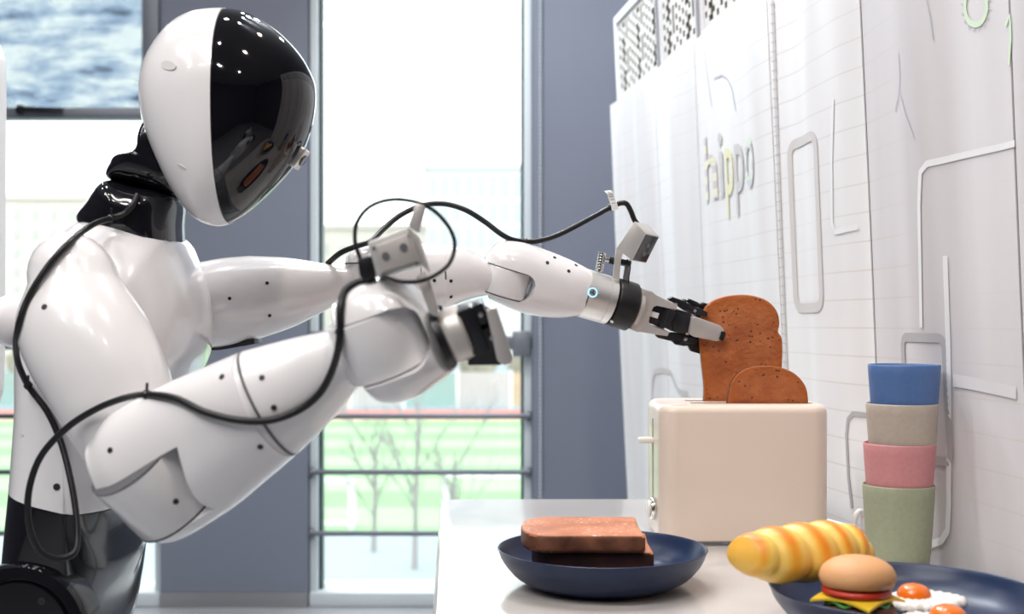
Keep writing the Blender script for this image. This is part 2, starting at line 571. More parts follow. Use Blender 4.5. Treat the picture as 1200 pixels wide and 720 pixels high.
struct('baseboard_back', (wx(188), WY - 0.012, 0), (wx(361), WY, BB), m_steel, 'brushed metal skirting under the grey pier behind the robot')
struct('baseboard_back', (wx(624), WY - 0.012, 0), (RX1, WY, BB), m_steel, 'brushed metal skirting under the grey pier by the partition')

def window(name, px0, px1, label, rails):
    w = empty(name, (wx((px0 + px1) / 2), WY, 0), label, kind='structure')
    x0, x1 = wx(px0), wx(px1)
    fw = S(9, WY)
    # jambs: pale bead towards the room, dark gasket next to the glass
    for xa, sg in ((x0, 1), (x1, -1)):
        box('window_jamb', (min(xa, xa + sg * fw), WY + 0.02, 0), (max(xa, xa + sg * fw), WY + 0.20, RH), m_framelight, w, 0.004)
        xb = xa + sg * fw
        box('window_gasket', (min(xb, xb + sg * .012), WY + 0.06, 0.03), (max(xb, xb + sg * .012), WY + 0.12, RH), m_gasket, w)
    box('window_sill', (x0, WY + 0.0, 0.0), (x1, WY + 0.24, 0.055), m_framelight, w, 0.006)
    box('window_head', (x0, WY + 0.02, RH - 0.08), (x1, WY + 0.2, RH), m_frame, w)
    box('window_pane', (x0 + fw, WY + 0.085, 0.05), (x1 - fw, WY + 0.095, RH - 0.08), m_glass, w)
    if rails:
        box('guard_rail', (x0, WY - 0.02, wz(410)), (x1, WY + 0.02, wz(394)), m_frame, w, 0.008)
        box('rail_bracket', (x1 - 0.075, WY - 0.03, wz(418)), (x1 - 0.005, WY + 0.02, wz(388)), m_frame, w, 0.006)
        box('rail_bracket', (x0 + 0.005, WY - 0.03, wz(418)), (x0 + 0.075, WY + 0.02, wz(388)), m_frame, w, 0.006)
    for yy in (488, 553.5, 625.5):
        z = wz(yy)
        bm = bmesh.new(); add_tube(bm, [(x0 + .01, WY + 0.0, z), (x1 - .01, WY + 0.0, z)], 0.0105, 12)
        o = from_bm('rail_tube', bm, m_rail, w)
        for xe in (x0 + 0.012, x1 - 0.012):
            lathe('rail_ferrule', (xe - 0.011, WY, z), (1, 0, 0), disc_prof(0.019, 0.022, 0.003), m_rail, w, 14)
    return w
window('window_1', 362, 623, 'tall window between the two grey piers with metal guard rails', True)
w2 = window('window_2', -90, 189, 'tall window behind the robot with a grey vent sash above', True)
# vent sash with reflections painted on its pane, standing slightly proud of the wall
sx0, sx1 = wx(-60), wx(188)
sz0, sz1 = wz(140.5), 2.9
bar = S(13, WY)
y0, y1 = WY - 0.03, WY + 0.04
box('sash_rail', (sx0, y0, sz0), (sx1, y1, sz0 + bar), m_frame, w2, 0.006)
box('sash_rail', (sx0, y0, sz1 - bar), (sx1, y1, sz1), m_frame, w2, 0.006)
box('sash_stile', (sx0, y0, sz0 + bar), (sx0 + bar * 1.5, y1, sz1 - bar), m_frame, w2, 0.006)
box('sash_stile', (sx1 - bar * 1.5, y0, sz0 + bar), (sx1, y1, sz1 - bar), m_frame, w2, 0.006)
box('sash_pane', (sx0 + bar * 1.5, WY + 0.0, sz0 + bar), (sx1 - bar * 1.5, WY + 0.008, sz1 - bar), m_sash_reflection, w2)
hb = bmesh.new()
add_tube(hb, catmull([(wx(78), y0 - .012, wz(132)), (wx(60), y0 - .016, wz(132)), (wx(40), y0 - .014, wz(131)), (wx(27), y0 - .012, wz(131))], 5), 0.012, 10)
from_bm('sash_handle', hb, m_bplast, w2)
lathe('handle_rose', (wx(29), y0, wz(131)), (0, -1, 0), disc_prof(0.02, 0.014, .003), m_bplast, w2, 16)

# beaded blind chain by the right pier
bc = bmesh.new()
cx = wx(633)
for k in range(150):
    z = 0.35 + k * 0.0165
    bmesh.ops.create_icosphere(bc, subdivisions=1, radius=0.0062, matrix=Matrix.Translation((cx, WY - 0.03, z)))
add_tube(bc, [(cx, WY - 0.03, 0.35), (cx, WY - 0.03, 2.82)], 0.0015, 5)
chn = empty('blind_chain', (cx, WY - 0.03, 0.3), 'thin beaded blind chain hanging down the grey pier beside the tall window', 'chain')
o = from_bm('beads', bc, m_framelight, chn); o['kind'] = 'stuff'
box('chain_bracket', (cx - .02, WY - 0.05, 2.80), (cx + .02, WY + 0.001, 2.86), m_frame, chn, 0.004)

# ------------------------------------------------------------------ ceiling lights with fixtures; the partition row is added to brighten it
m_lampface = mat('lamp_face', (0.9, 0.9, 0.88), 0.4, emit=(1.0, 0.93, 0.84), emit_s=8.0)
def downlight(x, y, label, watts=None, color=(1.0, 0.94, 0.88), tilt=0.0):
    root = empty('ceiling_downlight', (x, y, RH), label, 'lamp', 'round downlights in the hall ceiling')
    lathe('trim_ring', (x, y, RH - 0.012), (0, 0, 1), [(0.062, 0), (0.075, 0.003), (0.075, 0.012), (0.05, 0.012), (0.05, 0.004)], m_leanwhite, root, 24)
    lathe('lamp_face', (x, y, RH - 0.006), (0, 0, 1), disc_prof(0.049, 0.005), m_lampface, root, 24)
    l = bpy.data.lights.new('downlight', 'AREA'); l.shape = 'DISK'; l.size = 0.09
    l.energy = watts or LAMP_W; l.color = color
    lo = bpy.data.objects.new('light_source', l)
    link(lo, root, Vector((x, y, RH - 0.016 - 0.05 * math.sin(tilt))))
    lo.rotation_euler = (0, -tilt, 0)
rows = ['nearest the window wall', 'over the robot and table', 'just in front of the table', 'behind the viewer']
for j, y in enumerate((3.3, 1.75, 0.3, -1.2)):
    for i, x in enumerate((-1.95, -1.2, -0.45, 0.3)):
        downlight(x, y, '%s round ceiling downlight in the row %s' % (('leftmost', 'second', 'third', 'rightmost')[i], rows[j]), LAMP_W * (1.75 if i == 3 and j in (1, 2) else 1.0), (1.0, 0.86, 0.74) if i == 3 else (1.0, 0.97, 0.95))
def linear(x, y, label):
    root = empty('linear_ceiling_light', (x, y, RH), label, 'lamp', 'linear lights in the hall ceiling')
    box('light_housing', (x - 0.07, y - 0.75, RH - 0.05), (x + 0.07, y + 0.75, RH), m_leanwhite, root, 0.004)
    box('light_diffuser', (x - 0.055, y - 0.74, RH - 0.055), (x + 0.055, y + 0.74, RH - 0.05), m_lampface, root)
    l = bpy.data.lights.new('linear', 'AREA'); l.shape = 'RECTANGLE'; l.size = 0.11; l.size_y = 1.48
    l.energy = TUBE_W; l.color = (1.0, 0.98, 0.965)
    lo = bpy.data.objects.new('light_source', l)
    link(lo, root, Vector((x, y, RH - 0.058)))
for k, (x, y) in enumerate(((-0.05, 1.7), (-0.13, 2.3), (-0.21, 2.9), (-0.29, 3.5))):
    downlight(x, y, '%s added round downlight, out of view, brightening the white partition' % ('nearest', 'second', 'third', 'farthest')[k], WASH_W * (0.35, 0.75, 1.1, 1.5)[k], (0.86, 0.93, 1.0), math.radians(48))  # row added out of view to brighten the partition
linear(-1.7, -0.1, 'long white linear ceiling light over the left of the hall')
linear(-0.85, -0.3, 'long white linear ceiling light above the viewer')

# ------------------------------------------------------------------ outside
GZ = -3.0
def gnd(px, py):                       # ground point outside
    d = (CZ - GZ) * F / (py - HZ)
    return W(px, py, d)
m_grass = mat_stripes('mown_pitch_grass', (0.175, 0.34, 0.15), (0.27, 0.42, 0.225), 5.2, 'Y')
m_grass2 = mat('verge_grass', (0.20, 0.33, 0.13), 0.9, noise=0.3, nscale=0.5)
m_track = mat('red_running_track', (0.50, 0.17, 0.14), 0.9, noise=0.1, nscale=0.3)
m_pave = mat('pale_paving', (0.30, 0.35, 0.39), 0.9, noise=0.1, nscale=0.4)
m_bldg1 = mat('white_facade', (0.60, 0.61, 0.62), 0.8, noise=0.03, nscale=0.2)
m_bldg2 = mat('beige_facade', (0.58, 0.53, 0.47), 0.8, noise=0.03, nscale=0.2)
m_bwin = mat('facade_window', (0.46, 0.53, 0.57), 0.5, spec=0.2)
m_bwin2 = mat('facade_window_beige', (0.46, 0.45, 0.43), 0.5, spec=0.2)
m_fence = mat('white_hoarding', (0.45, 0.46, 0.46), 0.8, noise=0.06, nscale=0.8)
m_fence2 = mat('teal_hoarding', (0.28, 0.42, 0.40), 0.8, noise=0.1, nscale=0.8)
m_fence3 = mat('ochre_hoarding', (0.50, 0.42, 0.30), 0.8, noise=0.1, nscale=0.8)
m_goal = mat('white_goal_paint', (0.75, 0.76, 0.76), 0.5)
m_bark = mat('bare_bark', (0.29, 0.27, 0.26), 0.9)
m_bush = mat('tan_green_bush', (0.34, 0.31, 0.24), 0.95, noise=0.3, nscale=2)

def ground(name, x0, x1, ya, yb, m, label, z=GZ, th=0.2):
    o = box(name, (x0, ya, z - th), (x1, yb, z), m)
    return tag(o, label, kind='structure')
ground('ground_paving', -60, 60, 6, 23.2, m_pave, 'pale paved ground below the windows')
ground('ground_pitch', -34, 40, 23.2, 51, m_grass, 'striped green football pitch outside the window')
ground('ground_track', -60, 60, 51, 57, m_track, 'red running track beyond the football pitch')
ground('ground_lane', -60, -34, 23.2, 51, m_track, 'red track curve beside the football pitch')
ground('ground_verge', -120, 120, 57, 220, m_pave, 'pale ground around the distant buildings')

# hoarding along the far side of the track: each board a part
fen = empty('site_hoarding', (0, 58, GZ), 'long hoarding of white and coloured boards behind the red track', 'fence')
fb = {}
for k, mm in enumerate((m_fence, m_fence2, m_fence, m_fence3)):
    fb[k] = None
for k in range(26):
    x = -39 + k * 2.6
    key = k % 4
    if fb[key] is None:
        fb[key] = box('board', (x, 57.9, GZ + 0.12), (x + 2.5, 58.0, GZ + 1.75), (m_fence, m_fence2, m_fence, m_fence3)[key], fen)
        fb[(key, 'x')] = x
    else:
        copy_part(fb[key], fen, (x - fb[(key, 'x')], 0, 0))
pst = box('post', (-39.1, 57.85, GZ), (-38.98, 58.05, GZ + 1.85), m_goal, fen)
for k in range(1, 27):
    copy_part(pst, fen, (k * 2.6, 0, 0))

def goal(px, py, wdt, h, label, depth):
    c = gnd(px, py)
    root = empty('football_goal', c, label, 'goal', 'football goals on the pitch')
    r = 0.06
    for nm, a, b in (('post', (0, 0, 0), (0, 0, h)), ('post', (wdt, 0, 0), (wdt, 0, h)), ('crossbar', (0, 0, h), (wdt, 0, h)),
                     ('back_stay', (0, 0, h), (0, depth, 0)), ('back_stay', (wdt, 0, h), (wdt, depth, 0)), ('ground_bar', (0, depth, 0), (wdt, depth, 0))):
        bm = bmesh.new(); add_tube(bm, [c + Vector(a), c + Vector(b)], r, 6)
        from_bm(nm, bm, m_goal, root)
goal(362, 620, 0.85, 0.95, 'small white football goal at the left of the tall window view', 0.5)
goal(522, 598, 2.3, 0.75, 'wide white football goal on the pitch behind the table corner', 0.6)

def building(name, px0, px1, py_top, d, m, mw, nx, rows_y, label, wpx, hpx, depth=14):
    a = W(px0, py_top, d); b = W(px1, py_top, d)
    root = empty(name, ((a.x + b.x) / 2, d, GZ), label, 'building')
    box('facade', (a.x, d, GZ), (b.x, d + depth, a.z), m, root)
    box('parapet', (a.x - 0.4, d - 0.4, a.z), (b.x + 0.4, d + depth, a.z + 0.5), m, root)
    first = None
    for yy in rows_y:
        for k in range(nx):
            px = px0 + (k + 0.5) * (px1 - px0) / nx
            p = W(px, yy, d)
            if first is None:
                first = box('window', (p.x - S(wpx, d), d - 0.12, p.z - S(hpx, d)), (p.x + S(wpx, d), d + 0.05, p.z + S(hpx, d)), mw, root)
                fp = p
            else:
                copy_part(first, root, p - fp)
building('office_block', 500, 740, 198, 120, m_bldg1, m_bwin, 17, (218, 248, 278, 310, 342), 'white office block with grid of tall windows seen through the tall window', 4.2, 11)
building('apartment_block', -120, 116, 234, 110, m_bldg2, m_bwin2, 11, (252, 274, 296, 318, 340), 'beige apartment block seen through the window behind the robot', 3.6, 6)
building('low_pavilion', 330, 512, 268, 140, m_bldg2, m_bwin2, 9, (292, 318, 346), 'low beige building beyond the pitch left of the office block', 4.5, 6)

def bush(px, d, w, h, label):
    c = W(px, 400, d); c.z = GZ
    bm = bmesh.new()
    bmesh.ops.create_icosphere(bm, subdivisions=3, radius=1.0)
    for v in bm.verts:
        nn = 1 + 0.22 * math.sin(v.co.x * 7 + px) * math.sin(v.co.z * 6 + 1.3 * px) + 0.12 * math.sin(v.co.y * 11 + v.co.x * 9)
        v.co = Vector((c.x + v.co.x * w * nn, c.y + v.co.y * w * 0.6 * nn, GZ + h * 0.48 + v.co.z * h * 0.52 * nn))
    o = from_bm('bush', bm, m_bush)
    tag(o, label, 'bush', 'bushes beyond the hoarding')
for k, (px, w, h) in enumerate(((380, .95, 2.6), (440, 1.05, 3.1), (505, .95, 2.7), (560, 1.0, 3.3), (618, .95, 2.8), (30, 1.0, 3.0))):
    bush(px, 64, w, h, ('first', 'second', 'third', 'fourth', 'fifth', 'leftmost')[k] + ' tan green bush ' + ('from the left behind the hoarding in the tall window' if k < 5 else 'behind the hoarding in the window behind the robot'))

def bare_tree(px, d, h, label, seed):
    rnd = random.Random(seed)
    c = W(px, 400, d); c.z = GZ
    root = empty('bare_tree', c, label, 'tree', 'bare young trees outside the window')
    tb = bmesh.new(); bb = bmesh.new()
    add_tube(tb, [c, c + Vector((0.02, 0, h * 0.35)), c + Vector((0.05, 0, h * 0.75))], 0.05, 6, radii=[0.055, 0.042, 0.02])
    def grow(p, dr, ln, r, lev):
        q = p + dr * ln
        mid = p + dr * ln * 0.5 + Vector((rnd.uniform(-.05, .05), 0, rnd.uniform(0, .05))) * ln
        add_tube(bb, [p, mid, q], r, 4, radii=[r, r * .8, r * .5], cap=False)
        if lev <= 0: return
        for _ in range(3):
            nd = (dr + Vector((rnd.uniform(-.6, .6), rnd.uniform(-.6, .6), rnd.uniform(-.05, .5)))).normalized()
            grow(p + dr * ln * rnd.uniform(.45, 1), nd, ln * rnd.uniform(.5, .75), r * .55, lev - 1)
    for k in range(9):
        z = h * rnd.uniform(0.15, 0.7)
        a = rnd.uniform(0, 6.28)
        grow(c + Vector((0.02, 0, z)), Vector((math.cos(a) * .6, math.sin(a) * .6, 0.9)).normalized(), h * rnd.uniform(.22, .4), 0.018, 2)
    from_bm('trunk', tb, m_bark, root)
    from_bm('branches', bb, m_bark, root, smooth=False)
bare_tree(486, 20.0, 3.4, 'larger bare young tree outside in the middle of the tall window', 3)
bare_tree(438, 21.5, 2.6, 'slender bare young tree left of the larger bare one', 5)
bare_tree(530, 21.0, 2.5, 'slender bare young tree right of the larger bare one', 9)

# ------------------------------------------------------------------ partition with printed banners
TZ = 0.774                      # table top height
CA, CB, CL = 0.838, 0.143, 0.045   # banner plane: X = CA - CB*Y - CL*(Z-TZ)
def curt_Y(px, py):
    u = (px - 600) / F; v = (py - HZ) / F
    return (CA - CL * (CZ - TZ)) / (u + CB - CL * v)
SEAM_Y = [curt_Y(p, 250) for p in (722, 772, 819, 912, 1013, 1196)] + [1.12]
def fold(Y, Z):
    a = (1 - 0.7 * math.exp(-((Y - 2.46) / 0.19) ** 2)) * 0.35 + (1 - 0.7 * math.exp(-((Y - 2.46) / 0.19) ** 2)) * 0.65 * min(1, max(0, (Z - 0.2) / 1.5))
    return 1.3 * a * (0.0045 * math.sin(Y * 21.0 + 0.5 * Z) + 0.0014 * math.sin(Y * 47 + 1.0 + 0.8 * Z) + 0.0025 * math.sin(Y * 9 - 2.2 * Z))
def curt(Y, Z, off=0.0):
    return Vector((CA - CB * Y - CL * (Z - TZ) + fold(Y, Z) - off, Y - off * CB, Z))
def curt_px(px, py, off=0.0015):
    Y = curt_Y(px, py)
    return curt(Y, CZ - (py - HZ) / F * Y, off)

FT = 1.7425                     # top of the cloth
PT = 2.62                       # top of the partition
ban_words = ['narrow white cloth banner at the far end of the partition',
             'narrow white cloth banner second from the far end of the partition',
             'white cloth banner printed with the pale word hippo',
             'white cloth banner behind the toaster with a large pale frame print',
             'white cloth banner behind the stacked cups with grey frame prints',
             'white cloth banner nearest the viewer at the right edge']
banners = []
for k in range(6):
    Ya, Yb = SEAM_Y[k] - 0.003, SEAM_Y[k + 1] + 0.003
    nY = max(24, int((Ya - Yb) / 0.012)); nZ = 26
    bm = bmesh.new()
    z0 = 0.06
    front = [[bm.verts.new(curt(Ya + (Yb - Ya) * i / nY, z0 + (FT - z0) * j / nZ)) for i in range(nY + 1)] for j in range(nZ + 1)]
    back = [[bm.verts.new(v.co + Vector((0.002, 0, 0))) for v in r] for r in front]
    for j in range(nZ):
        for i in range(nY):
            bm.faces.new((front[j][i], front[j][i + 1], front[j + 1][i + 1], front[j + 1][i]))
            bm.faces.new((back[j][i], back[j + 1][i], back[j + 1][i + 1], back[j][i + 1]))
    for i in range(nY):
        bm.faces.new((front[0][i], back[0][i], back[0][i + 1], front[0][i + 1]))
        bm.faces.new((front[nZ][i], front[nZ][i + 1], back[nZ][i + 1], back[nZ][i]))
    for j in range(nZ):
        bm.faces.new((front[j][0], front[j + 1][0], back[j + 1][0], back[j][0]))
        bm.faces.new((front[j][nY], back[j][nY], back[j + 1][nY], front[j + 1][nY]))
    root = empty('cloth_banner', curt((Ya + Yb) / 2, z0), ban_words[k], 'banner', 'printed cloth banners on the partition')
    o = from_bm('cloth', bm, m_fabric if k < 4 else m_fabric2, root, angle=70)
    banners.append(root)

# partition frame behind the banners, with open lattice above them
def pback(Y, Z, off): 
    off += 0.005
    return Vector((CA - CB * Y - CL * (Z - TZ) + off, Y + off * CB, Z))
par = empty('partition_screen', pback((SEAM_Y[0] + SEAM_Y[-1]) / 2, 0, 0.03), 'tall white partition screen with pierced lattice above the banners', 'partition')
def pbar(name, Y0, Y1, Z0, Z1, o0, o1, m):
    bm = bmesh.new()
    P = []
    for off in (o0, o1):
        for Y, Z in ((Y0, Z0), (Y1, Z0), (Y1, Z1), (Y0, Z1)):
            P.append(bm.verts.new(pback(Y, Z, off)))
    for f in ((0, 1, 2, 3), (7, 6, 5, 4), (0, 4, 5, 1), (1, 5, 6, 2), (2, 6, 7, 3), (3, 7, 4, 0)):
        bm.faces.new([P[i] for i in f])
    return from_bm(name, bm, m, par, smooth=False)
m_postdark = mat('partition_post_grey', (0.30, 0.30, 0.32), 0.5)
PT0 = 1.1 + 360 / F * SEAM_Y[0]
for k, Y in enumerate(SEAM_Y):
    pbar('post', Y - 0.013, Y + 0.013, 0.0, PT0, 0.016, 0.046, m_partition)
    if 0 < k < 6: pbar('post_groove', Y - 0.0045, Y + 0.0045, 0.05, PT0, 0.009, 0.0165, m_postdark)
for k in range(6):
    Ya, Yb = SEAM_Y[k] - 0.013, SEAM_Y[k + 1] + 0.013
    pbar('top_rail', Ya, Yb, PT0 - 0.022, PT0, 0.016, 0.046, m_partition)
    pbar('middle_rail', Ya, Yb, FT - 0.03, FT + 0.018, 0.014, 0.046, m_partition)
    pbar('backing_panel', Ya, Yb, 0.02, FT - 0.03, 0.022, 0.040, m_partition)
    # lattice sheet with staggered slots
    cw = 0.0135
    nY = int((Ya - Yb) / cw); nZ = int((PT0 - 0.022 - FT - 0.018) / cw)
    dY = (Yb - Ya) / nY; z_0 = FT + 0.018; dZ = (PT0 - 0.022 - z_0) / nZ
    def is_hole(i, j):
        if i == 0 or i == nY - 1 or j == 0 or j == nZ - 1: return False
        m_ = i % 12
        if m_ in (4, 7):                     # tall slots
            return (j + (3 if m_ == 7 else 0)) % 7 < 5
        if i % 2 == 1: return (j + (i // 2)) % 2 == 0
        return False
    bm = bmesh.new(); cache = {}
    def vv(i, j, s):
        if (i, j, s) not in cache:
            cache[(i, j, s)] = bm.verts.new(pback(Ya + dY * i, z_0 + dZ * j, 0.022 if s == 0 else 0.042))
        return cache[(i, j, s)]
    for i in range(nY):
        for j in range(nZ):
            if is_hole(i, j): continue
            bm.faces.new((vv(i, j, 0), vv(i + 1, j, 0), vv(i + 1, j + 1, 0), vv(i, j + 1, 0)))
            bm.faces.new((vv(i, j, 1), vv(i, j + 1, 1), vv(i + 1, j + 1, 1), vv(i + 1, j, 1)))
            for di, dj, a, b in ((-1, 0, (i, j), (i, j + 1)), (1, 0, (i + 1, j + 1), (i + 1, j)), (0, -1, (i + 1, j), (i, j)), (0, 1, (i, j + 1), (i + 1, j + 1))):
                if 0 <= i + di < nY and 0 <= j + dj < nZ and is_hole(i + di, j + dj):
                    bm.faces.new((vv(*a, 0), vv(*b, 0), vv(*b, 1), vv(*a, 1)))
    lp = from_bm('lattice_panel', bm, m_lattice, par, smooth=False)
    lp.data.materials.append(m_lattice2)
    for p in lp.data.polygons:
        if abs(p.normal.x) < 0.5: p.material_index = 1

# prints on the banners
def print_mat(name, c): return mat(name, c, 0.75)
p_grey = print_mat('print_grey', (0.42, 0.41, 0.42))
p_pale = print_mat('print_pale_beige', (0.60, 0.57, 0.56))
p_white = print_mat('print_white', (0.78, 0.775, 0.79))
p_pale2 = print_mat('print_pale_grey', (0.69, 0.67, 0.685))
p_yel = print_mat('print_yellow', (0.78, 0.77, 0.52))
p_green = print_mat('print_green', (0.63, 0.77, 0.58))
p_lines = print_mat('print_thin_grey', (0.50, 0.52, 0.58))
p_tick = print_mat('print_tick_grey', (0.45, 0.45, 0.47))

def print_strip(name, pts, wpx, m, ban, closed=False, off=0.0012, sub=6):
    """a printed line following the cloth: pixel points on the banner -> thin strip lying on it"""
    P = []
    for x, y in pts:
        Y = curt_Y(x, y); P.append(Vector((Y, CZ - (y - HZ) / F * Y, 0)))
    C = []
    n = len(P)
    for k in range(n if closed else n - 1):
        a, b = P[k], P[(k + 1) % n]
        ns = max(1, int((b - a).length / 0.012))
        for q in range(ns): C.append(a + (b - a) * q / ns)
    if not closed: C.append(P[-1])
    bm = bmesh.new(); L = []
    m_ = len(C)
    for k in range(m_):
        if closed: t = C[(k + 1) % m_] - C[k - 1]
        else: t = C[min(k + 1, m_ - 1)] - C[max(k - 1, 0)]
        t.normalize(); nn = Vector((-t.y, t.x, 0))
        w = wpx / 2 * C[k].x / F
        a = C[k] + nn * w; b = C[k] - nn * w
        L.append((bm.verts.new(curt(a.x, a.y, off)), bm.verts.new(curt(b.x, b.y, off))))
    for k in range(m_ if closed else m_ - 1):
        a, b = L[k], L[(k + 1) % m_]
        bm.faces.new((a[0], b[0], b[1], a[1]))
    return from_bm(name, bm, m, ban, smooth=False)

def rounded(px0, px1, y_at0, y_at1, yb0, yb1, r=0.035):
    """rounded rectangle on the banner; returns pixel polygon"""
    Y0, Y1 = curt_Y(px0, (y_at0 + yb0) / 2), curt_Y(px1, (y_at1 + yb1) / 2)
    Zt = CZ - (y_at0 - HZ) / F * Y0; Zb = CZ - (yb0 - HZ) / F * Y0
    return Y0, Y1, Zt, Zb, r
def round_frame(name, px0, px1, yt, yb, w, m, ban, r=0.03, off=0.0012):
    """rounded rectangle outline printed on cloth; yt/yb measured at the left edge px0; w in metres"""
    Y0, Y1, Zt, Zb, r = rounded(px0, px1, yt, yt, yb, yb, r)
    def poly(ins):
        out = []
        y0, y1, zt, zb, rr = Y0 - ins, Y1 + ins, Zt - ins, Zb + ins, max(0.004, r - ins)
        for (cy, cz, a0) in ((y1 + rr, zt - rr, 0), (y0 - rr, zt - rr, 90), (y0 - rr, zb + rr, 180), (y1 + rr, zb + rr, 270)):
            for q in range(7):
                a = math.radians(a0 + 15 * q)
                out.append((cy - rr * math.cos(a), cz + rr * math.sin(a)))
        # densify
        dn = []
        for k in range(len(out)):
            a = out[k]; b = out[(k + 1) % len(out)]
            ns = 1 + (13 if math.hypot(a[0] - b[0], a[1] - b[1]) > 0.03 else 0)
            for q in range(ns): dn.append((a[0] + (b[0] - a[0]) * q / ns, a[1] + (b[1] - a[1]) * q / ns))
        return dn
    A, B = poly(0), poly(w)
    n = min(len(A), len(B))
    bm = bmesh.new()
    va = [bm.verts.new(curt(*p, off)) for p in A[:n]]; vb = [bm.verts.new(curt(*p, off)) for p in B[:n]]
    for k in range(n):
        j = (k + 1) % n
        bm.faces.new((va[k], va[j], vb[j], vb[k]))
    return from_bm(name, bm, m, ban, smooth=False)

round_frame('printed_frame', 926, 964, 166, 367, 0.017, p_pale, banners[3], 0.03)
round_frame('printed_frame', 1058, 1114, 390, 536, 0.013, p_grey, banners[4], 0.02)
print_strip('printed_frame', [(1015, 487), (1001, 485), (996, 492), (994.5, 510), (997, 560), (1001, 596)], 6, p_grey, banners[4])
print_strip('printed_frame', [(764, 520), (765, 448), (768, 437), (774, 434), (786, 437)], 6, p_pale, banners[1])
print_strip('printed_frame', [(786, 437), (793, 452), (797, 458), (809, 462)], 6, p_pale, banners[1])
print_strip('printed_frame', [(1090, 640), (1106, 634), (1112, 622), (1113, 590), (1113, 470), (1112, 400), (1109, 300)], 9, p_white, banners[4])
print_strip('printed_frame', [(1194, 168), (1120, 184), (1092, 192), (1085, 202), (1083, 240), (1084, 384)], 8, p_white, banners[4])
print_strip('printed_frame', [(978, 115), (976, 190), (977, 262), (981, 272), (1003, 266)], 7, p_white, banners[3])
print_strip('printed_frame', [(1117, 446), (1140, 450), (1170, 456), (1194, 461)], 15, p_pale2, banners[4])
# sprigs and curls
print_strip('printed_sprig', [(1056, 62), (1058, 90), (1055, 112), (1050, 130)], 2, p_lines, banners[4])
print_strip('printed_sprig', [(1057, 108), (1066, 134), (1078, 162)], 2, p_lines, banners[4])
print_strip('printed_sprig', [(1090, -6), (1094, 18), (1097, 46)], 2, p_lines, banners[4])
print_strip('printed_curl', [(838, 92), (846, 88), (853, 93), (858, 105), (862, 130)], 2, p_lines, banners[2])
print_strip('printed_curl', [(826, 55), (831, 90), (836, 125)], 1.5, p_lines, banners[2])
# green dial with teeth
gc = (1143, 8)
print_strip('printed_dial', [(gc[0] + 13 * math.cos(a * math.pi / 12), gc[1] + 21 * math.sin(a * math.pi / 12)) for a in range(24)], 7, p_green, banners[4], closed=True)
for a in range(16):
    t = a * math.pi / 8 + 0.1
    print_strip('printed_tooth', [(gc[0] + 15 * math.cos(t), gc[1] + 25 * math.sin(t)), (gc[0] + 18 * math.cos(t), gc[1] + 29 * math.sin(t))], 2, p_lines, banners[4])
print_strip('printed_leaf', [(1180, 30), (1187, 18), (1188, 45), (1185, 76)], 6, p_green, banners[4])
# tick scale printed along a seam
print_strip('printed_scale', [(907.0, 0), (924.0, 440)], 7, p_pale, banners[2])
for k in range(44):
    y = 6 + k * 11
    print_strip('printed_tick', [(904.5 + y * 0.038, y), (909.5 + y * 0.038, y + (-1.5 if y < 380 else 1.5))], 1.0, p_tick, banners[2], off=0.0022)
# the word on the banner
st_h = mat_stripes('print_yellow_grey_stripes', (0.79, 0.79, 0.60), (0.62, 0.56, 0.57), 0.034)
st_o = mat_stripes('print_green_grey_stripes', (0.68, 0.76, 0.66), (0.60, 0.60, 0.62), 0.034)
p_grey2 = print_mat('print_mid_grey', (0.60, 0.59, 0.60))
letters = (('h', 826, 842, st_h), ('i', 844.5, 848.5, p_grey2), ('p', 851, 860, p_yel), ('p', 862, 872, p_grey2), ('o', 874, 887, st_o))
Zbase = CZ - (230 - HZ) / F * curt_Y(845, 230)
for ch, xa, xb, mm in letters:
    cu = bpy.data.curves.new('letter', 'FONT'); cu.body = ch; cu.size = 1.0; cu.resolution_u = 4
    cu.offset = 0.012
    to = bpy.data.objects.new('letter_tmp', cu); COL.objects.link(to)
    bpy.context.view_layer.update()
    me = bpy.data.meshes.new_from_object(to.evaluated_get(bpy.context.evaluated_depsgraph_get()))
    bpy.data.objects.remove(to)
    x0 = min(v.co.x for v in me.vertices); x1 = max(v.co.x for v in me.vertices)
    Ya, Yb = curt_Y(xa, 210), curt_Y(xb, 210)
    bm = bmesh.new(); bm.from_mesh(me)
    bmesh.ops.triangulate(bm, faces=bm.faces[:])
    bmesh.ops.subdivide_edges(bm, edges=bm.edges[:], cuts=2, use_grid_fill=True)
    for v in bm.verts:
        Y = Ya + (v.co.x - x0) / (x1 - x0) * (Yb - Ya)
        Z = Zbase + v.co.y * 0.205
        v.co = curt(Y, Z, 0.0022)
    from_bm('printed_letter', bm, mm, banners[2], smooth=False)

# ------------------------------------------------------------------ table
def table_outline(ins=0.0):
    yf, yb = 1.02, 2.23
    def left(y): return -0.134 + (2.23 - y) / (2.23 - 1.34) * 0.045
    def right(y): return CA - CB * y - 0.03
    r = 0.045
    pts = []
    corners = [(left(yb), yb), (right(yb), yb), (right(yf), yf), (left(yf), yf)]
    n = 4
    for k in range(n):
        p = Vector((*corners[k], 0)); a = Vector((*corners[k - 1], 0)); b = Vector((*corners[(k + 1) % n], 0))
        pa = p + (a - p).normalized() * r; pb = p + (b - p).normalized() * r
        for q in range(9):
            t = q / 8
            pts.append((1 - t) ** 2 * pa + 2 * t * (1 - t) * p + t * t * pb)
    c = Vector((0.25, 1.6, 0))
    return [c + (p - c) * (1 - ins) for p in pts]
tbl = empty('serving_table', (0.25, 1.6, 0), 'white marbled table carrying the toaster, plates and cups', 'table')
o = table_outline()
bm = bmesh.new()
rings = []
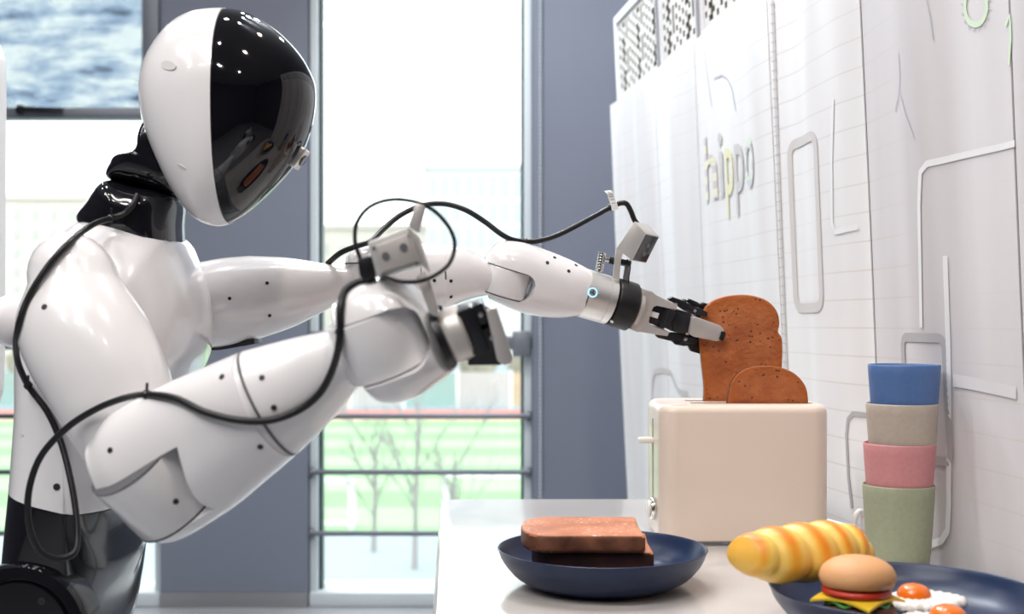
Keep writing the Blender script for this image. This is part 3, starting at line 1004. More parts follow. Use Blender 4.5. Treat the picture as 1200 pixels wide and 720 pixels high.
for zz, ins in ((TZ - 0.04, 0.012), (TZ - 0.036, 0.0), (TZ - 0.006, 0.0), (TZ - 0.002, 0.004), (TZ, 0.012)):
    rings.append([Vector((p.x, p.y, zz)) for p in table_outline(ins)])
add_rings(bm, rings)
from_bm('table_top', bm, m_table, tbl, angle=25)
for lx, ly in ((-0.02, 1.13), (0.56, 1.13), (-0.06, 2.12), (0.42, 2.12)):
    lathe('leg', (lx, ly, 0), (0, 0, 1), [(0.016, 0), (0.018, 0.004), (0.024, TZ - 0.06), (0.03, TZ - 0.039)], m_leanwhite, tbl, 20)

# ------------------------------------------------------------------ plates
def plate_prof(R, h):
    return [(0.0, 0.002), (R * 0.55, 0.002), (R * 0.57, 0.0), (R * 0.60, 0.0), (R * 0.67, 0.003), (R * 0.82, h * 0.28), (R * 0.94, h * 0.66), (R * 0.985, h * 0.96),
            (R * 0.995, h), (R * 0.985, h * 1.02), (R * 0.97, h * 0.98), (R * 0.915, h * 0.67), (R * 0.80, h * 0.37), (R * 0.66, h * 0.235),
            (R * 0.55, h * 0.215), (R * 0.35, h * 0.20), (R * 0.34, h * 0.192), (R * 0.2, h * 0.192), (0.0, h * 0.19)]
def plate(x, y, R, h, label):
    pr = plate_prof(R, h)
    # finer profile
    fine = [(v.x, v.y) for v in catmull([Vector((a, b, 0)) for a, b in pr], 3)]
    o = lathe('dinner_plate', (x, y, TZ), (0, 0, 1), fine, m_plate, None, 64, angle=60)
    return tag(o, label, 'plate', 'navy blue plates on the table')
P1 = W(705.5, 645, 1.49); P2 = W(1058, 690, 1.262)
plate(P1.x, 1.49, 0.1315, 0.047, 'navy blue plate holding two slices of toast beside the toaster')
plate(P2.x, 1.262, 0.140, 0.047, 'navy blue plate holding croissant, burger and fried eggs')

# ------------------------------------------------------------------ bread
def bread(name, pts3, off, label, group, m_face, m_edge, bevel=0.003):
    """slice: rounded slab from its outline; toasted faces, browner rim, crust around"""
    off = Vector(off); th_ = off.length; nrm = off.normalized()
    c = Vector((0, 0, 0))
    for p in pts3: c += Vector(p)
    c /= len(pts3)
    size = max((Vector(p) - c).length for p in pts3)
    prof = [(0.02, 0, 0), (0.35, 0, 0), (0.62, 0, 0), (0.78, 0, 0.12), (0.88, 0, 0.5), (0.94, 0, 0.9)]
    bf = bevel / size
    for q in range(5):
        a = math.pi / 2 * q / 4
        prof.append((1 - bf * (1 - math.sin(a)), bevel * (1 - math.cos(a)), 1.0))
    full = prof + [(s_, th_ - h_, r_) for s_, h_, r_ in prof[::-1]]
    bm = bmesh.new(); lay = bm.verts.layers.float.new('rim')
    rings = add_rings(bm, [[c + (Vector(p) - c) * s_ + nrm * h_ for p in pts3] for s_, h_, r_ in full])
    for ring, (s_, h_, r_) in zip(rings, full):
        for v in ring: v[lay] = r_
    o = from_bm(name, bm, m_face, None, angle=60)
    o.data.materials.append(m_edge)
    for p in o.data.polygons:
        if abs(p.normal.dot(nrm)) < 0.45: p.material_index = 1
    tag(o, label, 'toast', group)
    return o
def smooth_px(px, d, sub=5):
    return catmull([W(x, y, d) for x, y in px], sub, closed=True)
TB = 1.850; TFR = 1.793
back_out = [(823, 530), (823, 505), (823, 478), (824.5, 455), (821, 420), (819, 388), (823, 366), (834, 353), (852, 347), (876, 346), (897, 352), (909, 364), (912.5, 378), (911, 389), (915, 396), (916, 412), (915, 440), (912, 478), (911, 505), (911, 530), (890, 533), (845, 533)]
pts = smooth_px(back_out, TB)
for p in pts: p.y = TB - 0.007
bread('toast_slice', pts, (0, 0.014, 0), 'tall browned toast slice held by the gripper above the toaster', 'toast slices in the toaster', m_toast, m_crust2)
front_out = [(852, 530), (852, 500), (851, 478), (853, 462), (857, 447), (866, 436), (880, 430), (900, 428.5), (918, 432), (933, 440), (943, 453), (946, 468), (945.5, 485), (945, 530), (900, 532)]
pts = smooth_px(front_out, TFR)
for p in pts: p.y = TFR - 0.007
bread('toast_slice', pts, (0, 0.014, 0), 'browned toast slice standing low in the front slot of the toaster', 'toast slices in the toaster', m_toast, m_crust)

def flat_slice(x0, x1, y0, y1, z0, z1, rot, label, me_edge):
    w = x1 - x0; h = y1 - y0; cx_, cy_ = (x0 + x1) / 2, (y0 + y1) / 2
    base = [(-0.49, -0.20), (-0.45, -0.36), (-0.37, -0.46), (-0.25, -0.495), (-0.08, -0.49), (0.15, -0.485), (0.40, -0.49), (0.49, -0.48), (0.5, -0.40), (0.49, 0.0),
            (0.5, 0.42), (0.48, 0.49), (0.3, 0.485), (0.0, 0.49), (-0.22, 0.495), (-0.36, 0.46), (-0.45, 0.35), (-0.49, 0.20), (-0.5, 0.0)]
    P = catmull([Vector((a * w, b * h, 0)) for a, b in base], 4, closed=True)
    R = Matrix.Rotation(math.radians(rot), 3, 'Z')
    P = [R @ p + Vector((cx_, cy_, z0)) for p in P]
    return bread('toast_slice', P, (0, 0, z1 - z0), label, 'toast slices stacked on the plate', m_sug, me_edge, 0.005)

def mat_sug():
    m = bpy.data.materials.new('sugar_dusted_toast'); m.use_nodes = True
    nt = m.node_tree; N = nt.nodes; L = nt.links; b = N['Principled BSDF']
    b.inputs['Roughness'].default_value = 0.45
    tc = N.new('ShaderNodeTexCoord')
    n1 = N.new('ShaderNodeTexNoise'); n1.inputs['Scale'].default_value = 16; n1.inputs['Detail'].default_value = 6
    L.new(tc.outputs['Object'], n1.inputs['Vector'])
    r1 = N.new('ShaderNodeValToRGB'); e = r1.color_ramp.elements
    e[0].color = (0.42, 0.115, 0.035, 1); e[0].position = 0.35
    e[1].color = (0.62, 0.22, 0.09, 1); e[1].position = 0.65
    L.new(n1.outputs['Fac'], r1.inputs['Fac'])
    n2 = N.new('ShaderNodeTexNoise'); n2.inputs['Scale'].default_value = 190; n2.inputs['Detail'].default_value = 3
    L.new(tc.outputs['Object'], n2.inputs['Vector'])
    r2 = N.new('ShaderNodeValToRGB'); r2.color_ramp.elements[0].position = 0.55; r2.color_ramp.elements[1].position = 0.68
    L.new(n2.outputs['Fac'], r2.inputs['Fac'])
    n3 = N.new('ShaderNodeTexNoise'); n3.inputs['Scale'].default_value = 30
    L.new(tc.outputs['Object'], n3.inputs['Vector'])
    r3 = N.new('ShaderNodeValToRGB'); r3.color_ramp.elements[0].position = 0.42; r3.color_ramp.elements[1].position = 0.6
    L.new(n3.outputs['Fac'], r3.inputs['Fac'])
    mu = N.new('ShaderNodeMath'); mu.operation = 'MULTIPLY'; L.new(r2.outputs['Color'], mu.inputs[0]); L.new(r3.outputs['Color'], mu.inputs[1])
    mx = N.new('ShaderNodeMix'); mx.data_type = 'RGBA'; mx.inputs['B'].default_value = (0.80, 0.58, 0.48, 1)
    L.new(mu.outputs[0], mx.inputs['Factor']); L.new(r1.outputs['Color'], mx.inputs['A'])
    L.new(mx.outputs['Result'], b.inputs['Base Color'])
    bp = N.new('ShaderNodeBump'); bp.inputs['Strength'].default_value = 0.5; bp.inputs['Distance'].default_value = 0.001
    L.new(n2.outputs['Fac'], bp.inputs['Height']); L.new(bp.outputs['Normal'], b.inputs['Normal'])
    return m
m_sug = mat_sug()
m_crust3 = mat('brown_dusty_crust', (0.24, 0.095, 0.05), 0.55, color2=(0.085, 0.028, 0.014), nscale=28, bump=0.5, bscale=120)
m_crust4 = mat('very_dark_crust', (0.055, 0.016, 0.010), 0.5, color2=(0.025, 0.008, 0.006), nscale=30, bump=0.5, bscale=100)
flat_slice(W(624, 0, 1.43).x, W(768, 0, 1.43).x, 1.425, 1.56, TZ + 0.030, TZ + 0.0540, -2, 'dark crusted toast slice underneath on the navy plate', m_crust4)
flat_slice(W(611, 0, 1.42).x, W(757, 0, 1.42).x, 1.415, 1.555, TZ + 0.0540, TZ + 0.0755, -1, 'sugar dusted toast slice lying on top on the navy plate', m_crust3)

# ------------------------------------------------------------------ toaster
tx0, tx1, ty0, ty1, tz0, tz1 = 0.2165, 0.468, 1.75, 1.925, TZ + 0.006, TZ + 0.2075
tst = empty('toaster', ((tx0 + tx1) / 2, (ty0 + ty1) / 2, TZ), 'cream two-slot toaster with rounded edges on the white table', 'toaster')
bm = bmesh.new()
def rr_plan(x0, x1, y0, y1, r, z, n=10):
    out = []
    for cx_, cy_, a0 in ((x1 - r, y1 - r, 0), (x0 + r, y1 - r, 90), (x0 + r, y0 + r, 180), (x1 - r, y0 + r, 270)):
        for q in range(n + 1):
            a = math.radians(a0 + 90 * q / n)
            out.append(Vector((cx_ + r * math.cos(a), cy_ + r * math.sin(a), z)))
    return out
rings = []
r0 = 0.028; rt = 0.013
rings.append(rr_plan(tx0 + .004, tx1 - .004, ty0 + .004, ty1 - .004, r0 - .004, tz0))
rings.append(rr_plan(tx0 + .001, tx1 - .001, ty0 + .001, ty1 - .001, r0 - .001, tz0 + .002))
rings.append(rr_plan(tx0, tx1, ty0, ty1, r0, tz0 + .006))
rings.append(rr_plan(tx0, tx1, ty0, ty1, r0, tz0 + .10))
for q in range(0, 8):
    a = math.pi / 2 * q / 7
    ins = rt * (1 - math.cos(a))
    rings.append(rr_plan(tx0 + ins, tx1 - ins, ty0 + ins, ty1 - ins, max(r0 - ins, .004), tz1 - rt + rt * math.sin(a)))
add_rings(bm, rings)
body = from_bm('body', bm, None, tst)
for yc in (TFR, TB):
    cb = bmesh.new(); add_box(cb, (0.268, yc - 0.0125, tz0 + 0.04), (0.452, yc + 0.0125, tz1 + 0.05))
    cut = from_bm('cutter', cb, None, None, smooth=False)
    bpy.context.view_layer.update()
    boolean(body, cut)
body.data.materials.append(m_cream)
for p in body.data.polygons: p.use_smooth = True
body.data.set_sharp_from_angle(angle=math.radians(35))
for yc in (TFR, TB):
    bm = bmesh.new()
    # dark slot liner: open box
    x0_, x1_, y0_, y1_, za, zb = 0.2685, 0.4515, yc - 0.012, yc + 0.012, tz0 + 0.041, tz1 - 0.0025
    ring = [(x0_, y0_), (x1_, y0_), (x1_, y1_), (x0_, y1_)]
    add_rings(bm, [[Vector((a, b, zb)) for a, b in ring], [Vector((a, b, za)) for a, b in ring]], cap0=False, cap1=True)
    from_bm('slot_liner', bm, m_slot, tst, smooth=False)
for fx in (tx0 + 0.04, tx1 - 0.04):
    for fy in (ty0 + 0.03, ty1 - 0.03):
        lathe('foot', (fx, fy, TZ), (0, 0, 1), disc_prof(0.011, 0.008, 0.002), m_rubber, tst, 14)
ym = 1.835
m_track2 = mat('lever_track_grey', (0.42, 0.42, 0.38), 0.4)
box('lever_track', (tx0 - 0.0012, ym - 0.004, tz0 + 0.055), (tx0 + 0.004, ym + 0.004, tz0 + 0.175), m_track2, tst)
bm = bmesh.new()
zl = CZ - (516 - HZ) / F * ym
add_box(bm, (W(747.5, 0, ym).x, ym - 0.011, zl - 0.0045), (tx0 + 0.002, ym + 0.011, zl + 0.0045), 0.0035, 3)
from_bm('lever', bm, m_cream2, tst)
zk = CZ - (596 - HZ) / F * 1.80
lathe('dial_rim', (tx0 + 0.001, 1.80, zk), (-1, 0, 0), disc_prof(0.0175, 0.0095, 0.003), m_chrome, tst, 28)
lathe('dial_cap', (tx0 - 0.0085, 1.80, zk), (-1, 0, 0), disc_prof(0.0125, 0.004, 0.0015), m_cream2, tst, 28)
box('side_seam', (tx0 + 0.0270, ty0 - 0.0004, tz0 + 0.02), (tx0 + 0.0275, ty0 + 0.001, tz1 - 0.02), m_cream2, tst)

# white power cord looping up behind the toaster
crd = empty('power_cord', (0.49, 1.86, TZ), 'white power cord looping up between the toaster and the cups', 'cord')
def on_table(px, d): 
    p = W(px, 400, d); p.z = TZ + 0.0045; return p
cp = [Vector((0.44, 1.93, TZ + 0.03)), on_table(962, 1.93), on_table(985, 1.86), W(998, 633, 1.80), W(1000, 618, 1.80), W(1003, 605, 1.80), W(1008, 599.5, 1.805), W(1012, 605, 1.81), W(1011, 622, 1.815), on_table(1008, 1.845), on_table(990, 1.90), on_table(955, 1.98)]
tube('cord', cp, 0.0042, m_cord, crd)
bm = bmesh.new()
a_, b_ = W(995.5, 640, 1.80), W(1000.5, 617, 1.80)
for q in range(7):
    c_ = a_ + (b_ - a_) * q / 6
    add_lathe(bm, c_, (b_ - a_), [(0.0075 - q * .0004, 0), (0.0085 - q * .0004, 0.001), (0.0085 - q * .0004, 0.0026), (0.0068 - q * .0004, 0.0036)], 12)
from_bm('strain_relief', bm, m_cord, crd)

# ------------------------------------------------------------------ cups
cup_cols = (('sage green', (0.32, 0.345, 0.235)), ('dusty pink', (0.58, 0.245, 0.255)), ('warm beige', (0.46, 0.395, 0.335)), ('denim blue', (0.075, 0.155, 0.36)))
cup_lab = ('sage green tumbler at the bottom of the stack of cups', 'dusty pink tumbler nested in the green one', 'warm beige tumbler nested in the pink one', 'denim blue tumbler on top of the stack of cups')
cd = 1.625
for k, (nm, c) in enumerate(cup_cols):
    ztop = (0.8825, 0.9385, 0.9925, 1.0452)[k]
    hgt = 0.1085
    xx = W((1053, 1054, 1057, 1059.5)[k], 0, cd).x
    R = 0.0477; r = 0.0400; t = 0.0022
    if k: hgt = 0.098
    prof = [(0, 0.0), (r - .002, 0.0), (r, 0.002)]
    for q in range(1, 9):
        f = q / 8
        prof.append((r + (R - r) * (f ** 0.8), 0.002 + (hgt - 0.004) * f))
    prof += [(R - 0.0006, hgt - .0006), (R - t * .5, hgt), (R - t, hgt - .001)]
    for q in range(7, -1, -1):
        f = q / 8
        prof.append((r + (R - r) * (f ** 0.8) - t, 0.004 + (hgt - 0.006) * f))
    prof.append((0, 0.004))
    o = lathe('drinking_cup', (xx, cd, ztop - hgt), (0, 0, 1), prof, mat('cup_' + nm.replace(' ', '_'), c, 0.5, noise=0.08, nscale=160), None, 48, angle=50)
    tag(o, cup_lab[k], 'cup', 'stacked tumblers')

# ------------------------------------------------------------------ croissant
PZ = TZ + 0.0105                # well of the plate
m_cro = None
def mat_cro():
    m = bpy.data.materials.new('croissant_yellow_orange'); m.use_nodes = True
    nt = m.node_tree; N = nt.nodes; L = nt.links; b = N['Principled BSDF']
    b.inputs['Roughness'].default_value = 0.4
    at = N.new('ShaderNodeAttribute'); at.attribute_name = 'ridge'
    n = N.new('ShaderNodeTexNoise'); n.inputs['Scale'].default_value = 40
    tc = N.new('ShaderNodeTexCoord'); L.new(tc.outputs['Object'], n.inputs['Vector'])
    ad = N.new('ShaderNodeMath'); ad.operation = 'MULTIPLY_ADD'; ad.inputs[1].default_value = 0.35; 
    L.new(n.outputs['Fac'], ad.inputs[0]); L.new(at.outputs['Fac'], ad.inputs[2])
    r = N.new('ShaderNodeValToRGB'); e = r.color_ramp.elements
    e[0].color = (0.84, 0.55, 0.12, 1); e[0].position = 0.42
    e[1].color = (0.78, 0.24, 0.015, 1); e[1].position = 0.95
    x = e.new(0.68); x.color = (0.82, 0.40, 0.04, 1)
    L.new(ad.outputs[0], r.inputs['Fac']); L.new(r.outputs['Color'], b.inputs['Base Color'])
    return m
pth = catmull([W(870, 652, 1.24), W(895, 655, 1.25), W(930, 654, 1.268), W(962, 648, 1.285), W(990, 644, 1.295), W(1012, 652, 1.30)], 16)
nst = len(pth)
bm = bmesh.new(); rings = []; ridge = []
for i, p in enumerate(pth):
    f = i / (nst - 1)
    env = (math.sin(math.pi * min(1, max(0, 0.10 + 0.86 * f))) ** 0.55)
    bnd = [-0.06, 0.17, 0.36, 0.56, 0.76, 0.91, 1.06]
    b_ = max(q for q in range(6) if f >= bnd[q]); ph = (f - bnd[b_]) / (bnd[b_ + 1] - bnd[b_])
    saw = 0.81 + 0.19 * math.sin(math.pi * ph) ** 0.7
    rr = 0.0345 * env * saw + 0.002
    t = (pth[min(i + 1, nst - 1)] - pth[max(i - 1, 0)]).normalized()
    up = Vector((0, 0, 1)); up = (up - t * up.dot(t)).normalized(); sd = t.cross(up)
    ring = []
    for k in range(28):
        a = 2 * math.pi * k / 28
        ca, sa = math.cos(a), math.sin(a)
        z_ = sa if sa > 0 else sa * 0.75
        tw = t * (0.006 * math.cos(a))
        ring.append(p + sd * ca * rr * 1.05 + up * z_ * rr + tw)
    rings.append(ring)
    ridge += [0.08 + 0.68 * math.exp(-((ph - 0.42) / 0.23) ** 2) * (0.55 + 0.45 * max(0, math.sin(2 * math.pi * q / 28) + 0.4)) for q in range(28)]
add_rings(bm, rings)
o = from_bm('croissant', bm, mat_cro(), None, angle=80)
at = o.data.attributes.new('ridge', 'FLOAT', 'POINT')
for i, v in enumerate(ridge): at.data[i].value = v
tag(o, 'yellow croissant with orange ridges resting over the rim of the navy plate', 'croissant')

# ------------------------------------------------------------------ burger
bx, by = W(1005, 0, 1.205).x, 1.205
brg = empty('toy_burger', (bx, by, PZ), 'small stacked burger with cheese and tomato on the navy plate', 'burger')
m_bun = mat('burger_bun', (0.66, 0.34, 0.15), 0.55, noise=0.05, nscale=15, bump=0.25, bscale=300)
m_patty = mat('burger_patty', (0.10, 0.035, 0.018), 0.6, bump=0.5, bscale=140)
m_tom = mat('tomato_red', (0.52, 0.035, 0.015), 0.3)
m_che = mat('cheese_yellow', (0.82, 0.55, 0.035), 0.4)
m_let = mat('lettuce_green', (0.06, 0.26, 0.045), 0.45)
m_let2 = mat('lettuce_pale_green', (0.25, 0.50, 0.08), 0.45)
z = PZ
def bz(py): return CZ - (py - HZ) / F * by
lathe('bottom_bun', (bx + .001, by, PZ), (0, 0, 1), [(0, 0), (0.027, 0), (0.0335, 0.006), (0.0345, 0.013), (0.032, 0.020), (0, 0.021)], m_bun, brg, 40, angle=60)
lathe('patty', (bx + .002, by, PZ + 0.021), (0, 0, 1), [(0, 0), (0.031, 0), (0.0350, 0.004), (0.0355, 0.009), (0.032, 0.0135), (0, 0.014)], m_patty, brg, 40, angle=60)
# lettuce wavy disc
def wavy(name, zc, R, amp, waves, th, m, seed=0.0, ex=0.0):
    bm = bmesh.new(); top = []; n = 60
    def rng(rf, dz):
        return [Vector((bx + math.cos(2 * math.pi * k / n) * R * rf * (1 + ex * math.sin(3 * 2 * math.pi * k / n + seed)), by + math.sin(2 * math.pi * k / n) * R * rf,
                        zc + dz + amp * rf ** 3 * math.sin(waves * 2 * math.pi * k / n + seed))) for k in range(n)]
    add_rings(bm, [rng(0.05, 0), rng(.4, 0), rng(.75, 0), rng(1.0, 0), rng(1.01, th * .5), rng(1.0, th), rng(.75, th), rng(.4, th), rng(.05, th)])
    return from_bm(name, bm, m, brg, angle=70)
wavy('lettuce_leaf', PZ + 0.0355, 0.0335, 0.0018, 9, 0.0022, m_let)
wavy('lettuce_leaf', PZ + 0.0185, 0.0385, 0.003, 11, 0.002, m_let2, 1.0, 0.05)
# cheese square with drooping corners, one corner to the viewer
bm = bmesh.new(); n = 14; g = {}
for s_ in (0, 1):
    for i in range(n + 1):
        for j in range(n + 1):
            u_, v_ = (i / n - .5) * 0.067, (j / n - .5) * 0.067
            a = math.radians(42)
            x_, y_ = u_ * math.cos(a) - v_ * math.sin(a), u_ * math.sin(a) + v_ * math.cos(a)
            rr = math.hypot(x_, y_)
            dz = -max(0, rr - 0.033) * 0.40
            g[(i, j, s_)] = bm.verts.new((bx + x_, by + y_, PZ + 0.0405 + dz + 0.0024 * s_))
for i in range(n):
    for j in range(n):
        for s_ in (0, 1):
            bm.faces.new((g[i, j, s_], g[i + 1, j, s_], g[i + 1, j + 1, s_], g[i, j + 1, s_]))
for i in range(n):
    for a_, b_ in (((i, 0), (i + 1, 0)), ((i, n), (i + 1, n)), ((0, i), (0, i + 1)), ((n, i), (n, i + 1))):
        bm.faces.new((g[(*a_, 0)], g[(*b_, 0)], g[(*b_, 1)], g[(*a_, 1)]))
from_bm('cheese_slice', bm, m_che, brg, angle=60)
lathe('tomato_slice', (bx - .001, by, PZ + 0.0432), (0, 0, 1), [(0, 0), (0.031, 0), (0.0340, 0.0015), (0.0345, 0.004), (0.0335, 0.0065), (0.03, 0.0075), (0, 0.0075)], m_tom, brg, 40, angle=60)
bm = bmesh.new()
prof = [(0, 0), (0.030, 0.0), (0.0355, 0.003), (0.0378, 0.0085), (0.0372, 0.014), (0.0345, 0.0195), (0.029, 0.0245), (0.021, 0.0285), (0.011, 0.0308), (0.0, 0.0315)]
fine = [(max(0, v.x), v.y) for v in catmull([Vector((a, b, 0)) for a, b in prof], 3)]
add_lathe(bm, (bx, by, PZ + 0.0507), (0, 0.05, 1), fine, 44)
tb_ = from_bm('top_bun', bm, m_bun, brg, angle=60)
m_sesame = mat('sesame', (0.74, 0.47, 0.25), 0.5)
rnd = random.Random(4)
sm = None
for k in range(38):
    a = rnd.uniform(0, 6.28); f = math.sqrt(rnd.uniform(0.02, 0.8)); r_ = 0.034 * f
    zz = PZ + 0.0507 + 0.0315 * math.sqrt(max(0, 1 - (f * 0.88) ** 2)) - 0.0008
    if sm is None:
        bm = bmesh.new(); bmesh.ops.create_icosphere(bm, subdivisions=1, radius=0.0011)
        for v in bm.verts: v.co = Vector((v.co.x * 1.5 + bx + r_ * math.cos(a), v.co.y + by + r_ * math.sin(a), v.co.z * .7 + zz))
        sm = from_bm('sesame_seed', bm, m_sesame, tb_); s0 = ORIGIN[sm.name].copy()
    else:
        copy_part(sm, tb_, Vector((bx + r_ * math.cos(a), by + r_ * math.sin(a), zz)) - s0)

# ------------------------------------------------------------------ fried eggs
m_eggw = mat('egg_white', (0.80, 0.77, 0.74), 0.4, noise=0.03, nscale=60, bump=0.5, bscale=150)
m_eggb = mat('egg_browned_edge', (0.50, 0.28, 0.13), 0.5, noise=0.3, nscale=60)
m_yolk = mat('egg_yolk', (0.85, 0.17, 0.008), 0.18, coat=0.6)
def egg(x, y, z, R, yx, yy, yr, seed, label):
    root = empty('fried_egg', (x, y, z), label, 'egg', 'fried eggs on the plate')
    bm = bmesh.new(); n = 72
    def rad(k):
        a = 2 * math.pi * k / n
        return R * (1 + 0.10 * math.sin(2 * a + seed) + 0.06 * math.sin(5 * a + 2 * seed) + 0.025 * math.sin(17 * a + seed) + 0.02 * math.sin(29 * a))
    def rng(f, dz, j=0.0):
        return [Vector((x + math.cos(2 * math.pi * k / n) * rad(k) * f, y + math.sin(2 * math.pi * k / n) * rad(k) * f,
                        z + dz + j * math.sin(k * 2.1 + seed))) for k in range(n)]
    add_rings(bm, [rng(.05, 0), rng(.9, 0), rng(1.0, .002, .0008), rng(.98, .0065, .0012), rng(.9, .0095, .0012), rng(.75, .0105, .0009), rng(.5, .0115, .0006), rng(.25, .012), rng(.05, .012)])
    from_bm('egg_white', bm, m_eggw, root, angle=70)
    bm = bmesh.new()
    prof = [(yr, 0), (yr * 1.02, .3 * yr), (yr * .93, .6 * yr), (yr * .7, .83 * yr), (yr * .4, .95 * yr), (0, yr)]
    add_lathe(bm, (yx, yy, z + 0.008), (0, 0, 1), [(a, b * .95) for a, b in prof], 32)
    from_bm('egg_yolk', bm, m_yolk, root, angle=80)
e1 = W(1085, 0, 1.285); y1_ = W(1071, 0, 1.285)
egg(e1.x, 1.285, PZ + 0.012, 0.040, y1_.x, 1.285, 0.0175, 0.7, 'fried egg with orange yolk behind, next to the burger on the plate')
e2 = W(1098, 0, 1.195); y2_ = W(1111, 0, 1.195)
egg(e2.x, 1.19, PZ + 0.010, 0.042, y2_.x, 1.195, 0.0180, 2.4, 'fried egg with orange yolk in front, cut by the lower picture edge')

# ------------------------------------------------------------------ robot
RB = W(90, 400, 1.52); RB.z = 0.0
bot = empty('humanoid_robot', RB, 'white humanoid robot with black visor reaching one arm to the toaster', 'robot')
ROB = []                        # parts on which small details are set

# --- head: side profile given thickness, split by an upright plane into shell and visor
HD = 1.47
head_out = [(268, 12), (248, 12.5), (226, 17), (203, 31), (184, 54), (171, 80), (167, 108), (170, 138), (178, 168), (190, 197), (206, 227), (224, 251), (243, 263.5), (264, 264),
            (290, 249), (315, 226), (336, 203), (350, 184), (361, 160), (368, 132), (370, 108), (366, 88), (352, 63), (328, 38), (300, 20), (284, 14)]
planex = W(268, 130, HD).x
bm = inflate_bm(head_out, HD, 0.092, p=2.15, q=2.3, sub=5, steps=30, center=(262, 130))
cut_bm(bm, (planex, 0, 0), (1, 0, 0))
head = from_bm('head_shell', bm, m_white, bot, angle=35, label='white rear half of the head'); ROB.append(head)
bm = inflate_bm([(262 + (x - 262) * 0.992, 130 + (y - 130) * 0.992) for x, y in head_out], HD, 0.0912, p=2.15, q=2.3, sub=5, steps=30, center=(262, 130))
cut_bm(bm, (planex + 0.0012, 0, 0), (-1, 0, 0))
visor = from_bm('visor', bm, m_visor, bot, angle=35, label='glossy black face visor'); ROB.append(visor)
# chin camera: small glassy silver block at the front of the visor
a_ = W(347, 183, HD)
fr = Vector((0.80, -0.12, -0.55)).normalized()
bm = bmesh.new(); add_box(bm, (-0.008, -0.011, -0.014), (0.010, 0.011, 0.014), 0.003)
rot = Matrix((fr, Vector((0, 1, 0)).cross(fr).cross(fr) * -1, fr.cross(Vector((0, 1, 0))))).transposed()
for v in bm.verts: v.co = rot @ v.co + a_
chin = from_bm('chin_camera', bm, m_silver, visor)
lathe('camera_lens', a_ + fr * 0.009, fr, disc_prof(0.0075, 0.003, .0008), m_lens, visor, 18)

bvh_head = world_bvh([head, visor])
def decal(name, bvh, px, py, rpx, m, parent, squash=1.0, ang=0.0, lift=0.0006, depth=0.0016, rings_=False):
    p, nrm = hit(bvh, px, py)
    if p is None: return None
    r = S(rpx, p.y)
    a, u, v = frame(nrm, (math.cos(ang), 0, math.sin(ang)))
    bm = bmesh.new(); n = 16
    def rg(f, h): return [p + a * h + (u * math.cos(2 * math.pi * k / n) + v * math.sin(2 * math.pi * k / n) * squash) * r * f for k in range(n)]
    add_rings(bm, [rg(1, -depth), rg(1, lift), rg(.0001 + .85, lift)])
    return from_bm(name, bm, m, parent, smooth=False)
m_recess_shade = mat('white_recess_shade', (0.66, 0.63, 0.63), 0.3, coat=0.4)  # darker white: shade of the recesses put into the colour
decal('ear_port', bvh_head, 198, 77, 11, m_recess_shade, head, 0.5, -0.35, lift=0.0012)
decal('side_slit', bvh_head, 213, 195, 6, m_recess_shade, head, 0.25, -0.3, lift=0.001)
decal('visor_sensor', bvh_head, 282, 222, 4.5, m_lens, visor)
decal('visor_sensor', bvh_head, 364, 151, 5, m_lens, visor)

# --- neck
low = [(100, 262), (112, 240), (134, 214), (170, 221), (207, 231), (209, 262), (207, 300), (180, 305), (130, 290)]
bm = inflate_bm(low, 1.50, 0.075, p=3, q=3)
nk = from_bm('neck_base', bm, m_black, bot); ROB.append(nk)
up_ = [(134, 213), (137, 198), (143, 189), (158, 186), (170, 181), (176, 170), (178, 150), (190, 135), (215, 150), (228, 190), (222, 222), (208, 231), (170, 221)]
bm = inflate_bm(up_, 1.495, 0.062, p=3, q=3.2)
nk2 = from_bm('neck_joint', bm, m_black, bot); ROB.append(nk2)

# --- torso and waist from one side outline, split by a tilted plane
TD = 1.52
TS = 1.425                      # the flank nearest the viewer draws the outline
tor = [(95, 247), (125, 247), (158, 257), (184, 271), (194, 290), (202, 314), (209, 342), (212, 380), (208, 412), (195, 440), (176, 480), (157, 530), (139, 575), (123, 612), (118, 640), (118, 670), (112, 695), (100, 730), (96, 790), (70, 830), (10, 830), (-12, 790),
       (-8, 720), (-2, 650), (4, 590), (8, 540), (12, 480), (12, 430), (14, 385), (26, 335), (46, 284), (70, 257)]
pa, pb = W(5, 583, 1.37), W(165, 614, 1.40)
pb.y = pa.y
tdir = (pb - pa).normalized(); tn = Vector((-tdir.z, 0, tdir.x))
if tn.z < 0: tn = -tn
bm = inflate_bm(tor, TS, 0.165, dy=TD - TS, p=2.9, q=2.9, sub=5, steps=24, center=(100, 500))
cut_bm(bm, pa, -tn)
torso = from_bm('torso_shell', bm, m_white, bot, angle=35); ROB.append(torso)
bm = inflate_bm(tor, TS, 0.1645, dy=TD - TS, p=2.9, q=2.9, sub=5, steps=24, center=(100, 500))
cut_bm(bm, pa - tn * 0.0015, tn)
waist = from_bm('waist_shell', bm, m_black, bot, angle=35, label='glossy black waist'); ROB.append(waist)
# rear shoulder blade
bm = bmesh.new(); bmesh.ops.create_uvsphere(bm, u_segments=24, v_segments=16, radius=1)
c_ = W(27, 376, 1.46)
for v in bm.verts: v.co = c_ + Vector((v.co.x * S(17, 1.46), v.co.y * 0.10, v.co.z * S(33, 1.46)))
from_bm('shoulder_blade', bm, m_white, bot)
